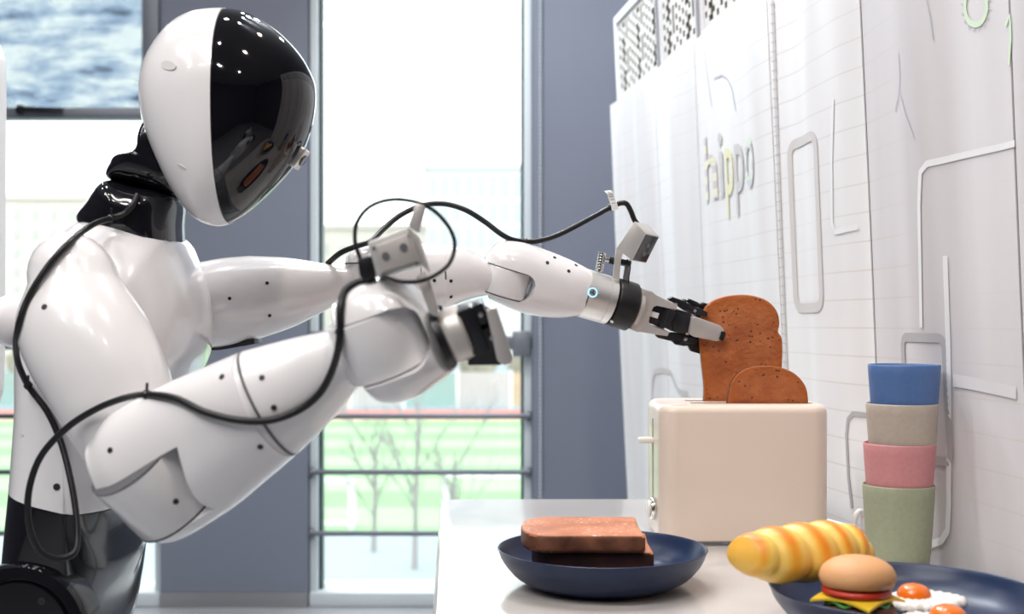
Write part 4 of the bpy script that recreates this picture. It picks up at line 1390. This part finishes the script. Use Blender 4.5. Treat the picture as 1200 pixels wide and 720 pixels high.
# hip joint drums, both sides, and legs that carry it
hc = W(24, 742, 1.36)
for sgn, nm in ((-1, 'hip_joint'), (1, 'hip_joint')):
    if sgn > 0: hc = hc + Vector((-0.05, 0, -0.10))
    y_ = TD + sgn * 0.12
    R_ = 0.080
    h_ = lathe(nm, (hc.x, y_, hc.z), (0, sgn, 0), [(R_, 0), (R_, 0.035), (R_ * .985, 0.043), (R_ * .95, 0.048), (R_ * .80, 0.050), (R_ * .775, 0.044), (R_ * .76, 0.044), (R_ * .73, 0.050), (0, 0.051)], m_black, bot, 56, angle=30)
    if sgn < 0: hipn = h_
    xs = hc.x
    bm = bmesh.new()
    ctr = [(xs + 0.02, y_ - sgn * .03, 0.63), (xs + 0.03, y_ - sgn * .03, 0.55), (xs + 0.03, y_, 0.40), (xs + 0.0, y_, 0.22), (xs - 0.01, y_, 0.07)]
    pp = catmull([Vector(c) for c in ctr], 8)
    rr = [v.x for v in catmull([Vector((r, 0, 0)) for r in (0.078, 0.068, 0.056, 0.05, 0.038)], 8)]
    add_tube(bm, pp, 0, 28, radii=rr)
    from_bm('leg', bm, m_black, bot)
    bm = bmesh.new(); add_box(bm, (xs - 0.08, y_ - 0.045, 0.0), (xs + 0.15, y_ + 0.045, 0.075), 0.025, 4)
    from_bm('foot', bm, m_black, bot)
bvh_hip = world_bvh([hipn, waist])
decal('screw_hole', bvh_hip, 49, 705, 4.5, m_hole, hipn)
bvh_t = world_bvh([torso])
decal('screw_hole', bvh_t, 66.5, 571, 4.2, m_hole, torso)
decal('screw_hole', bvh_t, 25, 510, 5, m_recess_shade, torso, 0.5)

# --- generic forked link: rounded limb with a slot for the joint drum
def fork(name, pairs, ds, vr, E, axis, fwd, R, gap, cap0, expo=2.2, drum=0.95, back=0.25, seams=(-1, 1), slot='d'):
    bm = bmesh.new()
    add_rings(bm, pair_rings(pairs, ds, vr, n=56, sub=7, cap0=cap0, expo=expo))
    o = from_bm(name, bm, None, bot)
    a = Vector(axis).normalized(); f = Vector(fwd); f = (f - a * f.dot(a)).normalized(); s = a.cross(f)
    E = Vector(E)
    cb = bmesh.new()
    out = []
    for q in range(25):
        t = math.radians(-90 + 180 * q / 24)
        out.append(f * R * math.cos(t) + s * R * math.sin(t))
    out = [(-f * back) - s * R * 1.0] + out + [(-f * back) + s * R * 1.0]
    # widen the rear mouth
    out[0] = -f * back - s * R * 1.6; out[-1] = -f * back + s * R * 1.6
    add_rings(cb, [[E - a * gap / 2 + p for p in out], [E + a * gap / 2 + p for p in out]])
    if slot == 'u':
        cb.free(); cb = bmesh.new()
        hg = gap / 2; rr = hg * 0.8; out = []
        for q in range(13):
            t = math.radians(-90 + 90 * q / 12)
            out.append(f * (R - rr + rr * math.cos(t)) + a * (-hg + rr + rr * math.sin(t)))
        for q in range(13):
            t = math.radians(90 * q / 12)
            out.append(f * (R - rr + rr * math.cos(t)) + a * (hg - rr + rr * math.sin(t)))
        out = [-f * back - a * hg] + out + [-f * back + a * hg]
        add_rings(cb, [[E - s * 0.15 + p for p in out], [E + s * 0.15 + p for p in out]])
    cut = from_bm('cutter', cb, None, None, smooth=False)
    bpy.context.view_layer.update()
    boolean(o, cut)
    o.data.materials.append(m_white)
    for p in o.data.polygons: p.use_smooth = True
    o.data.set_sharp_from_angle(angle=math.radians(32))
    ROB.append(o)
    rd = R * drum; hd = gap / 2 - 0.0012
    dr = lathe('joint_drum', E - a * hd, a, disc_prof(rd, 2 * hd, 0.002), m_white, bot, 56, angle=35)
    ROB.append(dr)
    for sg in seams:
        lathe('joint_seam', E + a * sg * (gap / 2 - 0.0006) - a * 0.0006, a, disc_prof(rd * 1.004, 0.0012), m_seam, dr, 48)
    return o, dr

def seam(parent, pair, d, vr, tdir_px, w=0.0012, grow=1.004, d2=None):
    """thin dark joint line around a limb"""
    c = (W(*pair[0], d) + W(*pair[1], d)) / 2
    u = (W(*pair[0], d) - W(*pair[1], d)) / 2
    ru = u.length * grow; u.normalize()
    t = Vector((tdir_px[0], tdir_px[2] if len(tdir_px) > 2 else 0, -tdir_px[1])); t = (t - u * t.dot(u)).normalized()
    v = t.cross(u)
    bm = bmesh.new(); n = 56
    def rg(h, g): return [c + t * h + u * ru * g * math.cos(2 * math.pi * k / n) + v * ru * g * vr * math.sin(2 * math.pi * k / n) for k in range(n)]
    add_rings(bm, [rg(-w, 0.97), rg(-w, 1.0), rg(w, 1.0), rg(w, 0.97)], False, False)
    return from_bm('seam_ring', bm, m_seam, parent, angle=20)

def wdir(fx, fy, dep=0.0):
    return Vector((fx, dep, -fy)).normalized()

# ---------------- far arm (reaches to the toast)
fa = [((226, 309), (238, 409)), ((258, 303), (272, 406)), ((292, 300), (306, 397))]
ua = limb('upper_arm', fa, [1.65, 1.665, 1.68], [0.95, 0.95, 0.95], m_white, bot, cap0=0.03); ROB.append(ua)
fb_ = [((292, 300), (306, 397)), ((335, 302), (347, 382)), ((380, 309), (394, 358)), ((422, 314), (426, 344))]
ua2 = limb('upper_arm_sleeve', fb_, [1.68, 1.69, 1.70, 1.71], [0.95, 0.93, 0.9, 0.9], m_white, bot, cap1=0.006); ROB.append(ua2)
seam(ua, ((292, 300), (306, 397)), 1.68, 0.95, (0.99, -0.14))
fk, fkd = fork('forearm', [((407, 300), (409, 358)), ((420, 289), (424, 368)), ((468, 286), (470, 366)), ((515, 286.5), (519, 363))],
               [1.715, 1.718, 1.735, 1.75], [0.78, 0.80, 0.92, 0.97], W(432, 328, 1.718), (0, 0, -1), (1, 0.2, 0), S(29, 1.72), S(38, 1.72), 0.006)
fs = limb('forearm_sleeve', [((515, 286.5), (519, 363)), ((545, 291.5), (550, 351)), ((572, 306), (574, 346)), ((592, 312), (592, 346))],
          [1.75, 1.758, 1.768, 1.775], [0.97, 0.93, 0.9, 0.9], m_white, bot, cap1=0.004); ROB.append(fs)
seam(fk, ((515, 286.5), (519, 363)), 1.75, 0.97, (1, 0, 0.2))
seam(fk, ((488, 285.5), (490, 365)), 1.741, 0.94, (1, 0, 0.2), w=0.0005)
f_far = wdir(0.962, 0.273, 0.23); a_far = wdir(-0.273, 0.962, 0.10); a_far = (a_far - f_far * a_far.dot(f_far)).normalized()
wk, wkd = fork('wrist_fork', [((570, 296), (575, 351)), ((584, 282.5), (588, 357)), ((606, 282), (604, 364)), ((634, 291), (622, 369.5)), ((664, 303), (652, 373)), ((689.5, 315.8), (674.5, 370.8))],
               [1.772, 1.775, 1.781, 1.789, 1.797, 1.806], [0.80, 0.82, 0.86, 0.92, 0.98, 1.0], W(591, 330, 1.776), a_far, f_far, S(30, 1.776), S(34, 1.776), 0.005, expo=2.25, drum=0.95, seams=(1,), slot='u')

# local frame of the far hand, pixel units
GD = 1.842
class Hand:
    def __init__(s, O, f, a, d):
        s.O = Vector(O); s.f = Vector(f).normalized(); a = Vector(a); s.a = -(a - s.f * a.dot(s.f)).normalized(); s.n = s.f.cross(s.a).normalized()
        if s.n.y > 0: s.n = -s.n
        s.k = d / F; s.fs = 1.0
    def p(s, f, a, n): return s.O + (s.f * f * s.fs + s.a * a + s.n * n) * s.k
    def box(s, name, f, a, n, m, parent, bevel=1.0, seg=2):
        bm = bmesh.new(); add_box(bm, (f[0], a[0], n[0]), (f[1], a[1], n[1]), bevel, seg)
        for v in bm.verts: v.co = s.p(*v.co)
        return from_bm(name, bm, m, parent, angle=35)
    def prism(s, name, pts, n0, n1, m, parent, bevel=0.8):
        bm = prism_bm([Vector((x, y, n0)) for x, y in pts], (0, 0, n1 - n0), bevel)
        for v in bm.verts: v.co = s.p(*v.co)
        return from_bm(name, bm, m, parent, angle=35)
    def ring(s, name, f, prof, m, parent, n=48):
        return lathe(name, s.p(f, 0, 0), s.f, [(r * s.k, h * s.k) for r, h in prof], m, parent, n, angle=30)
    def pin(s, name, f, a, n0, n1, r, m, parent, nn=14):
        return lathe(name, s.p(f, a, n0), s.n, disc_prof(r * s.k, (n1 - n0) * s.k, 0.25 * r * s.k), m, parent, nn)
    def loc(s, px, py):           # pixel -> (f, a) at n = 0
        q = W(px, py, s.O.y) - s.O
        return q.dot(s.f) / s.k / s.fs, q.dot(s.a) / s.k

H = Hand(W(686.5, 344.5, 1.806), f_far, a_far, 1.835)
H.fs = 1.085
seam(wk, ((689.5, 315.8), (674.5, 370.8)), 1.8045, 1.0, (0.962, 0.273, 0.26))
wr = H.ring('wrist_ring', 0.5, [(26.5, -6), (28.2, -5.5), (28.2, 1.2), (28.0, 20.5), (27.4, 20.8), (27.4, 21.6), (28.0, 21.9), (28.0, 29.0), (26.9, 29.4), (26.9, 30.2), (25, 30.6)], m_silver, bot)
wb = H.ring('gripper_collar', 30.0, [(26, 0), (27.6, 0.5), (28.6, 2.5), (28.6, 24), (27, 25.5), (24, 26)], m_rubber, bot)
ROB += [wr, wb]
# ring light with mark
bvh_w = world_bvh([wr])
p_, n_ = hit(bvh_w, 694.5, 343.0)
a__, u__, v__ = frame(n_)
bm = bmesh.new()
def rgw(r, h): return [p_ + a__ * h + (u__ * math.cos(2 * math.pi * k / 28) + v__ * math.sin(2 * math.pi * k / 28)) * S(r, 1.8) for k in range(28)]
add_rings(bm, [rgw(5.9, -0.0012), rgw(5.9, 0.0006), rgw(4.3, 0.0006), rgw(4.3, -0.0012)], False, False)
from_bm('status_light', bm, m_ring, wr)
bm = bmesh.new(); add_rings(bm, [rgw(4.25, -0.001), rgw(4.25, 0.0003)])
from_bm('status_button', bm, m_silver, wr)
bm = bmesh.new()
for q in range(3):
    t = math.radians(90 + 120 * q)
    add_tube(bm, [p_ + a__ * 0.0007 + (u__ * math.cos(t) + v__ * math.sin(t)) * S(0.3, 1.8), p_ + a__ * 0.0007 + (u__ * math.cos(t) + v__ * math.sin(t)) * S(3.0, 1.8)], 0.0007, 6)
from_bm('button_mark', bm, m_bplast, wr)
for px, py in ((684, 356), (692, 328)):
    decal('engraved_mark', bvh_w, px, py, 2.2, m_print, wr, 0.5, 0.7)
bvh_wb = world_bvh([wb])
for px, py in ((724.5, 340), (717, 377)):
    decal('screw', bvh_wb, px, py, 2.2, m_silver, wb)

# gripper: grey fork frame with pocket, black linkage, silver fingers, black pad
gf = H.prism('gripper_frame', [(54, 25), (66, 25), (70, 21), (90, 20), (97, 17.5), (97, 12), (74, 12), (70, 9), (69, 0), (70, -10), (74, -14), (97, -14), (97, -19.5), (88, -21), (68, -22), (64, -25), (54, -24)], -17, 17, m_grip, bot, 1.2)
H.ring('gripper_neck', 54.5, [(23, 0), (24.5, 1), (24.5, 5), (22, 8), (0.1, 8)], m_grip, gf, 40)
H.box('actuator_block', (70, 104), (-11.5, 11), (-13, 12), m_bplast, bot, 1.5)
H.box('actuator_window', (71, 81), (-3.5, 3.0), (12, 13.2), m_tag, bot, 0.5)
H.box('actuator_rib', (84, 92), (-13, 12.5), (-13, 14.5), m_bplast, bot, 1.5)
for a_s in (1, -1):
    # parallel linkage bars above and below
    lk = H.prism('linkage_bar', [(86, a_s * 21), (90, a_s * 25.5), (104, a_s * 25), (114, a_s * 21.5), (124, a_s * 22), (134, a_s * 20), (135, a_s * 15), (122, a_s * 13), (108, a_s * 14), (96, a_s * 18)][::a_s],
                 4 if a_s > 0 else -3, 11 if a_s > 0 else 6, m_bplast, bot, 0.9)
    lk2 = H.prism('linkage_bar', [(112, a_s * 25), (116, a_s * 28.5), (126, a_s * 27.5), (140, a_s * 22.5), (140, a_s * 18), (124, a_s * 20)][::a_s], -14, -8, m_bplast, bot, 0.8)
    H.pin('pivot_pin', 96, a_s * 18, -12, 12.5, 2.2, m_steel, lk)
    H.pin('pivot_pin', 119, a_s * 17.5, -12, 12.0, 2.0, m_steel, lk)
    H.pin('pivot_pin', 112, a_s * 24.5, -16, -7, 1.8, m_bplast, lk2)
H.box('knuckle_block', (98, 118), (-13, 13), (-11, 11), m_bplast, bot, 2.0)
H.prism('knuckle_plate', [(100, 9), (116, 9), (121, 4), (121, -9), (103, -13), (98, -5)], 9, 14, m_bplast, bot, 1.0)
# near finger lies on the face of the toast, far finger and pad behind it
nf = H.prism('finger', [(116, 10.0), (120, 11.5), (150, 9.5), (155, 6.0), (157, 0), (156, -6), (151, -9.5), (124, -11.5), (118, -9.5)], 10.5, 20.0, m_grip, bot, 1.4)
H.prism('finger_tip_pad', [(151.5, 3.5), (156, 4.8), (157.6, 1.5), (157.6, -5.5), (155, -7.0), (151.5, -5.5), (152.5, -1)], 10.0, 20.6, m_rubber, nf, 0.5)
H.box('finger_root', (108, 120), (7, 13), (2, 10), m_silver, bot, 1.2)
H.box('finger_root', (110, 121), (-12, -7), (2, 10), m_silver, bot, 1.2)
ff = H.prism('finger', [(118, 20), (127, 21), (129, 12), (128, -16), (120, -17)], -18, -8, m_grip, bot, 1.0)
H.prism('finger_pad', [(128, 25), (133, 29), (148, 29), (152, 22), (152, -24), (149, -31), (136, -31), (128, -22)], -14.5, -8.0, m_rubber, bot, 1.0)

# wrist camera on the far arm: slanted housing on a two-legged bracket
cq = [W(x, y, 1.80) for x, y in ((743.5, 259.5), (756.5, 273.5), (740.5, 305.5), (722, 291.5))]
cw_ = Vector((0.0240, 0.024, -0.003))          # width of the housing, turned towards the viewer's right
wc = from_bm('wrist_camera', prism_bm(cq, cw_, 0.0007), m_box, bot, angle=30, label='silver camera housing above the wrist')
g0, g1 = cq[1], cq[2]
gl_ = [g0 + (g1 - g0) * 0.04 + cw_ * 0.06, g0 + (g1 - g0) * 0.96 + cw_ * 0.06, g0 + (g1 - g0) * 0.96 + cw_ * 0.94, g0 + (g1 - g0) * 0.04 + cw_ * 0.94]
nn = (g1 - g0).cross(cw_).normalized()
if nn.x < 0: nn = -nn
from_bm('camera_glass', prism_bm([p - nn * 0.0005 for p in gl_], nn * 0.0016), m_lens, wc, smooth=False)
m_lens2 = mat('lens_ring_grey', (0.10, 0.11, 0.13), 0.2)
for t in (0.40, 0.70):
    c_ = g0 + (g1 - g0) * t + cw_ * 0.5
    lathe('camera_lens', c_ + nn * 0.0006, nn, disc_prof(0.0042, 0.0014, .0004), m_lens2, wc, 16)
prism('bracket_leg', [(722, 291), (730, 297), (727, 306), (725.5, 330), (724, 345), (716, 343), (718, 325), (720, 305)], 1.800, 1.806, m_grip, bot, 0.0006)
prism('bracket_leg', [(733, 304), (740, 304), (737, 322), (735, 345), (728, 345), (730, 325)], 1.838, 1.844, m_grip, bot, 0.0006)
prism('bracket_bar', [(723, 303), (739, 307), (738, 313), (722, 309)], 1.805, 1.84, m_bplast, bot, 0.001)
# knurled thumb screw
kd = 1.815
a0, a1 = W(702, 318, kd), W(706, 296, kd)
bm = bmesh.new(); ax = (a1 - a0)
nseg = 7
prof = [(S(2.4, kd), -S(14, kd)), (S(2.4, kd), 0)]
for q_ in range(nseg):
    h0 = ax.length * q_ / nseg
    prof += [(S(3.4, kd), h0), (S(4.6, kd), h0 + ax.length * 0.03), (S(4.6, kd), h0 + ax.length * 0.1), (S(3.8, kd), h0 + ax.length * 0.125)]
add_lathe(bm, a0, ax, prof, 20)
from_bm('thumb_screw', bm, m_chrome, bot, angle=25)
bm = bmesh.new(); add_tube(bm, [W(706, 303.5, kd), W(714, 305, kd)], S(2.6, kd), 14); from_bm('screw_shaft', bm, m_chrome, bot)
bm = bmesh.new(); add_tube(bm, [W(714, 305, kd), W(722, 307, kd)], S(4.2, kd), 14); from_bm('screw_knob', bm, m_bplast, bot)
tube('sensor_wire', [W(735, 304, 1.80), W(738.5, 312, 1.80), W(737, 325, 1.80), W(736, 340, 1.80), W(735.5, 352, 1.805)], S(0.8, 1.8), m_rubber, bot, n=6)

# far cable and its ties
far_pts = [(384, 309, 1.70), (400, 296, 1.68), (420, 288, 1.68), (436, 282, 1.70), (450, 268, 1.73), (470, 252, 1.75), (495, 241, 1.76), (520, 239, 1.765), (545, 246, 1.765), (568, 260, 1.765), (588, 275, 1.762), (604, 282, 1.765), (628, 283, 1.775), (655, 275, 1.79), (690, 257, 1.80), (714, 244, 1.81), (726, 238.5, 1.81), (734, 239, 1.81), (739, 247, 1.81), (743, 257, 1.81), (747, 263, 1.81)]
tube('cable', [W(*p) for p in far_pts], S(3.1, 1.81), m_rubber, bot, n=12, label='black cable above the far arm')
for px, py, d, ang in ((616, 283.5, 1.77, 0.0), (715, 243.5, 1.81, 0.5)):
    c_ = W(px, py, d)
    lathe('cable_tie', c_ - Vector((math.cos(ang), 0, math.sin(ang))) * 0.0025, (math.cos(ang), 0, math.sin(ang)), disc_prof(S(4.3, d), 0.005, 0.0008), m_bplast, bot, 14)
box('tie_base', W(612.5, 293, 1.775) - Vector((0, 0.006, 0)), W(619, 286, 1.775) + Vector((0, 0.006, 0)), m_tag, bot, 0.001)
# white flag tag on the cable with tiny print
bm = bmesh.new()
fl = catmull([W(708, 224, 1.802), W(711, 227, 1.799), W(713, 233, 1.801), W(716, 241, 1.800), W(717, 247, 1.801)], 4)
sd = Vector((S(7.5, 1.8), 0, S(1.0, 1.8)))
for s_ in (0, 1):
    pass
A_ = [p.copy() for p in fl]; B_ = [p + sd for p in fl]
th = Vector((0, 0.0006, 0))
va = [[bm.verts.new(x) for x in (a, b, b + th, a + th)] for a, b in zip(A_, B_)]
for r1, r2 in zip(va[:-1], va[1:]):
    for k in range(4):
        bm.faces.new((r1[k], r1[(k + 1) % 4], r2[(k + 1) % 4], r2[k]))
bm.faces.new(va[0]); bm.faces.new(va[-1][::-1])
flag = from_bm('cable_tag', bm, m_tag, bot)
for q_ in range(3, 13, 2):
    c_ = fl[q_] + sd * 0.2 + Vector((0, -0.0004, 0))
    bm = prism_bm([c_, c_ + sd * 0.6, c_ + sd * 0.6 + Vector((0, 0, 0.0009)), c_ + Vector((0, 0, 0.0009))], (0, -0.0002, 0))
    from_bm('tag_print', bm, m_print, flag, smooth=False)
# dark strip under the far upper arm
prism('dark_arm_strip', [(240, 402), (302, 397.5), (303, 403), (262, 410), (240, 411)], 1.65, 1.70, m_bplast, bot, 0.001)

# ---------------- near arm
na = [((36, 338), (138, 322)), ((22, 385), (172, 372)), ((36, 434), (193, 420)), ((66, 485), (203, 462)), ((104, 545), (212, 500)), ((140, 596), (222, 548))]
ua_n = limb('upper_arm', na, [1.335, 1.325, 1.315, 1.305, 1.295, 1.285], [0.85, 0.80, 0.80, 0.80, 0.80, 0.8], m_white, bot, cap0=S(60, 1.33), cap1=0.02, expo=2.15, n=56); ROB.append(ua_n)
f_el = wdir(0.837, -0.547, -0.08); a_el = wdir(0.50, 0.80, 0.50)
a_el = (a_el - f_el * a_el.dot(f_el)).normalized()
ek, ekd = fork('forearm', [((110, 517), (158, 612)), ((135, 483), (200, 635)), ((195, 450), (262, 603)), ((250, 426), (312, 563)), ((283, 412), (347, 533))],
               [1.19, 1.187, 1.18, 1.168, 1.16], [0.80, 0.66, 0.70, 0.84, 0.92], W(184, 563, 1.185), a_el, f_el, S(80, 1.185), S(84, 1.185), 0.012, expo=2.25, drum=0.74)
ns = limb('forearm_sleeve', [((283, 412), (347, 533)), ((340, 397), (386, 495)), ((383, 388), (410, 464)), ((412, 380), (430, 440))],
          [1.16, 1.145, 1.13, 1.12], [0.92, 0.9, 0.9, 0.9], m_white, bot, cap1=0.01, n=48); ROB.append(ns)
seam(ek, ((283, 412), (347, 533)), 1.16, 0.92, (0.87, -0.46, -0.06))
f_w = wdir(0.93, -0.37, -0.02); a_w = wdir(0.37, 0.93, 0.22); a_w = (a_w - f_w * a_w.dot(f_w)).normalized()
nk_, nkd = fork('wrist_fork', [((397, 356), (424, 436)), ((408, 338), (446, 470)), ((438, 325), (484, 468)), ((472, 331), (514, 448)), ((503, 362), (529, 436))],
                [1.115, 1.113, 1.11, 1.105, 1.10], [0.82, 0.80, 0.80, 0.88, 0.95], W(446, 398, 1.112), a_w, f_w, S(57, 1.112), S(76, 1.112), 0.012, expo=2.35, drum=0.93, seams=(), slot='u')
G = Hand(W(517, 398.5, 1.10), f_w, a_w, 1.10)
G.ring('wrist_ring', -2, [(30, 0), (36.5, 0.5), (36.5, 5), (35, 9), (33, 10)], m_bplast, bot)
G.ring('wrist_cuff', 7, [(31, 0), (33, 4), (34, 8), (32.5, 22), (30, 25), (20, 26)], m_grip, bot)
G.box('gripper_body', (30, 50), (-29, 28), (-22, 22), m_bplast, bot, 2.5)
G.box('actuator_block', (46, 64), (-30, -4), (-16, 20), m_bplast, bot, 2.0)
G.box('actuator_block', (46, 62), (2, 27), (-16, 18), m_bplast, bot, 2.0)
G.pin('pivot_pin', 55, 14, 16, 20, 3, m_steel, bot)
G.pin('pivot_pin', 57, -16, 18, 22, 3, m_steel, bot)
loc = [G.loc(*p) for p in ((569, 361), (574, 356), (581, 356), (601, 418), (599, 424), (590, 426), (582, 420))]
G.prism('finger', loc, 8, 22, m_grip, bot, 1.6)
loc = [G.loc(*p) for p in ((558, 366), (566, 360), (580, 366), (594, 414), (588, 430), (548, 430))]
G.prism('finger', loc, -22, 4, m_bplast, bot, 1.6)
G.box('clamp_knob', (12, 16), (32, 39), (-4, 4), m_bplast, bot, 1.0)

# near wrist camera seen from behind, with mounting strap and loop cable
nc = prism('wrist_camera', [(433, 285), (480, 267.5), (495, 311), (444, 326)], 1.070, 1.105, m_box, bot, 0.002, label='silver camera housing on the near wrist')
prism('housing_side', [(480, 267.5), (491, 278), (505, 320), (495, 311.5)], 1.078, 1.105, m_box, nc, 0.0008)
prism('rear_panel', [(440, 288), (477, 274.5), (489, 307), (449, 319)], 1.0675, 1.071, m_grip, nc, 0.001)
for px, py in ((452, 300.5), (473, 290)):
    lathe('port', W(px, py, 1.068), (0, -1, 0), disc_prof(S(4.6, 1.068), 0.0014), m_seam, nc, 16)
for px, py in ((438, 291), (478, 277), (489, 309), (448, 322)):
    lathe('screw', W(px, py, 1.0705), (0, -1, 0), disc_prof(S(2.2, 1.068), 0.0012), m_steel, nc, 10)
prism('cable_clamp', [(479, 266), (488, 239), (499, 242.5), (491, 273)], 1.076, 1.092, m_box, bot, 0.0015)
prism('mount_strap', [(488, 325), (497, 318), (503, 326), (514, 362), (512, 372), (503, 366)], 1.075, 1.083, m_grip, bot, 0.001)
prism('cable_plug', [(420, 304), (436, 300), (441, 324), (432, 330), (423, 325)], 1.08, 1.10, m_bplast, bot, 0.002)
tube('loop_cable', [W(x, y, d) for x, y, d in ((428, 318, 1.085), (421, 300, 1.083), (416, 282, 1.082), (418, 262, 1.082), (430, 245, 1.082), (448, 236, 1.082), (470, 234, 1.082), (494, 239, 1.082), (512, 250, 1.085), (527, 268, 1.09), (533, 287, 1.09), (527, 308, 1.085), (511, 322, 1.075), (490, 330, 1.067), (468, 330, 1.065), (450, 324, 1.068))], S(2.5, 1.08), m_rubber, bot, n=10)

# near cable: over the shoulder, hangs in a loop, runs along the forearm to the wrist
bvh_na = world_bvh([ua_n, ek, ekd, ns, nk_, nkd, torso, nk])
cab = [(161, 228, 1), (155, 241, 1), (145, 251, 1), (130, 256, 1), (108, 264, 1), (82, 284, 1), (55, 314, 1), (33, 350, 1), (21, 386, 1), (20, 420, 1), (33, 452, 1), (55, 482, 1), (70, 515, 1), (80, 550, 0), (88, 592, 0), (91, 630, 0), (86, 649, 0), (66, 655, 0), (46, 645, 0), (34, 615, 0), (34, 575, 0), (48, 535, 0), (78, 502, 0),
       (112, 480, 1), (145, 467, 1), (172, 463, 1), (205, 467, 1), (240, 483, 1), (278, 492.5, 1), (315, 493, 1), (348, 482, 1), (374, 462, 1), (390, 432, 1), (398, 398, 1), (399, 362, 1), (404, 342, 1), (418, 332, 1), (434, 328, 1)]
rc = S(4.2, 1.2)
pts = []; last = 1.3
for px, py, on in cab:
    p, n_ = hit(bvh_na, px, py) if on else (None, None)
    if p is not None:
        d = p.y - rc * 1.5
    else:
        d = None
    pts.append([px, py, d])
# fill the free-hanging stretch and smooth depths
idx = [i for i, q_ in enumerate(pts) if q_[2] is not None]
for i, q_ in enumerate(pts):
    if q_[2] is None:
        lo = max([k for k in idx if k < i], default=idx[0]); hi = min([k for k in idx if k > i], default=idx[-1])
        t = (i - lo) / max(1, hi - lo)
        q_[2] = pts[lo][2] * (1 - t) + pts[hi][2] * t - 0.02 * math.sin(math.pi * t)
dd = [q_[2] for q_ in pts]
for _ in range(2):
    dd = [min(dd[i], (dd[max(i - 1, 0)] + dd[i] + dd[min(i + 1, len(dd) - 1)]) / 3 + 0.002) for i in range(len(dd))]
tube('cable', [W(q_[0], q_[1], d) for q_, d in zip(pts, dd)], rc, m_rubber, bot, n=12, label='black cable hanging in a loop along the near arm')
# ties
def tie(i, ang, r=1.5):
    c_ = W(pts[i][0], pts[i][1], dd[i])
    lathe('cable_tie', c_ - Vector((math.cos(ang), 0, math.sin(ang))) * 0.003, (math.cos(ang), 0, math.sin(ang)), disc_prof(rc * 1.35, 0.006, 0.001), m_bplast, bot, 14)
    bm = bmesh.new(); add_tube(bm, [c_ + Vector((0, 0, rc)), c_ + Vector((0.001, -0.002, rc + 0.008))], 0.0014, 8)
    from_bm('tie_tail', bm, m_bplast, bot)
tie(25, 0.1); tie(3, -0.1); tie(10, -0.9)

# screw holes on the arms
bvh_fa = world_bvh([ua, ua2, fk, fs, wk, wkd])
for px, py, par_ in ((269, 350, ua), (313, 332, ua2), (316, 370, ua2), (509, 329, fk), (528.5, 329.5, fs), (528.5, 348, fs), (641.5, 308, wk), (666.5, 318, wk), (498, 329, fk), (650, 302, wk), (675, 311, wk)):
    decal('screw_hole', bvh_fa, px, py, 2.1, m_hole, par_)
bvh_nn = world_bvh([ua_n, ek, ekd, ns, nk_, nkd])
for px, py, par_ in ((129, 528, ek), (206, 588, ekd), (260, 442, ek), (307, 443, ns), (321, 478, ns), (305, 524, ek), (52, 360, ua_n), (395, 389, ns)):
    decal('screw_hole', bvh_nn, px, py, 3.6, m_hole, par_)

# ------------------------------------------------------------------ white display casing at the left picture edge
ld = 2.1
cs = empty('display_stand', (W(-40, 0, ld).x, ld + 0.03, 0), 'white rounded display casing cut by the left picture edge', 'display')
out = [(-95, 60), (-80, 38), (-50, 30), (-20, 32), (-4, 38), (4, 52), (7, 72), (8, 120), (7, 260), (6, 420), (2, 470), (-15, 490), (-60, 492), (-92, 475), (-98, 400)]
P = catmull([W(x, y, ld) for x, y in out], 5, closed=True)
P = [p - Vector((0.026, 0, 0)) for p in P]
bm = prism_bm(P, (0, 0.06, 0))
from_bm('casing', bm, m_leanwhite, cs, angle=50)
P = catmull([W(x, y, ld) for x, y in [(-85, 75), (-70, 52), (-20, 48), (-3, 58), (3, 80), (-10, 86), (-60, 90)]], 4, closed=True)
from_bm('dark_top_panel', prism_bm([p + Vector((-0.024, -0.004, 0)) for p in P], (0, 0.006, 0)), m_frame, cs)
bm = bmesh.new(); pxm = W(-45, 480, ld)
add_tube(bm, [(pxm.x, ld + 0.03, 0.02), (pxm.x, ld + 0.03, pxm.z + 0.02)], 0.025, 20); from_bm('pole', bm, m_leanwhite, cs)
lathe('base', (pxm.x, ld + 0.03, 0), (0, 0, 1), disc_prof(0.17, 0.02, 0.005), m_leanwhite, cs, 40)
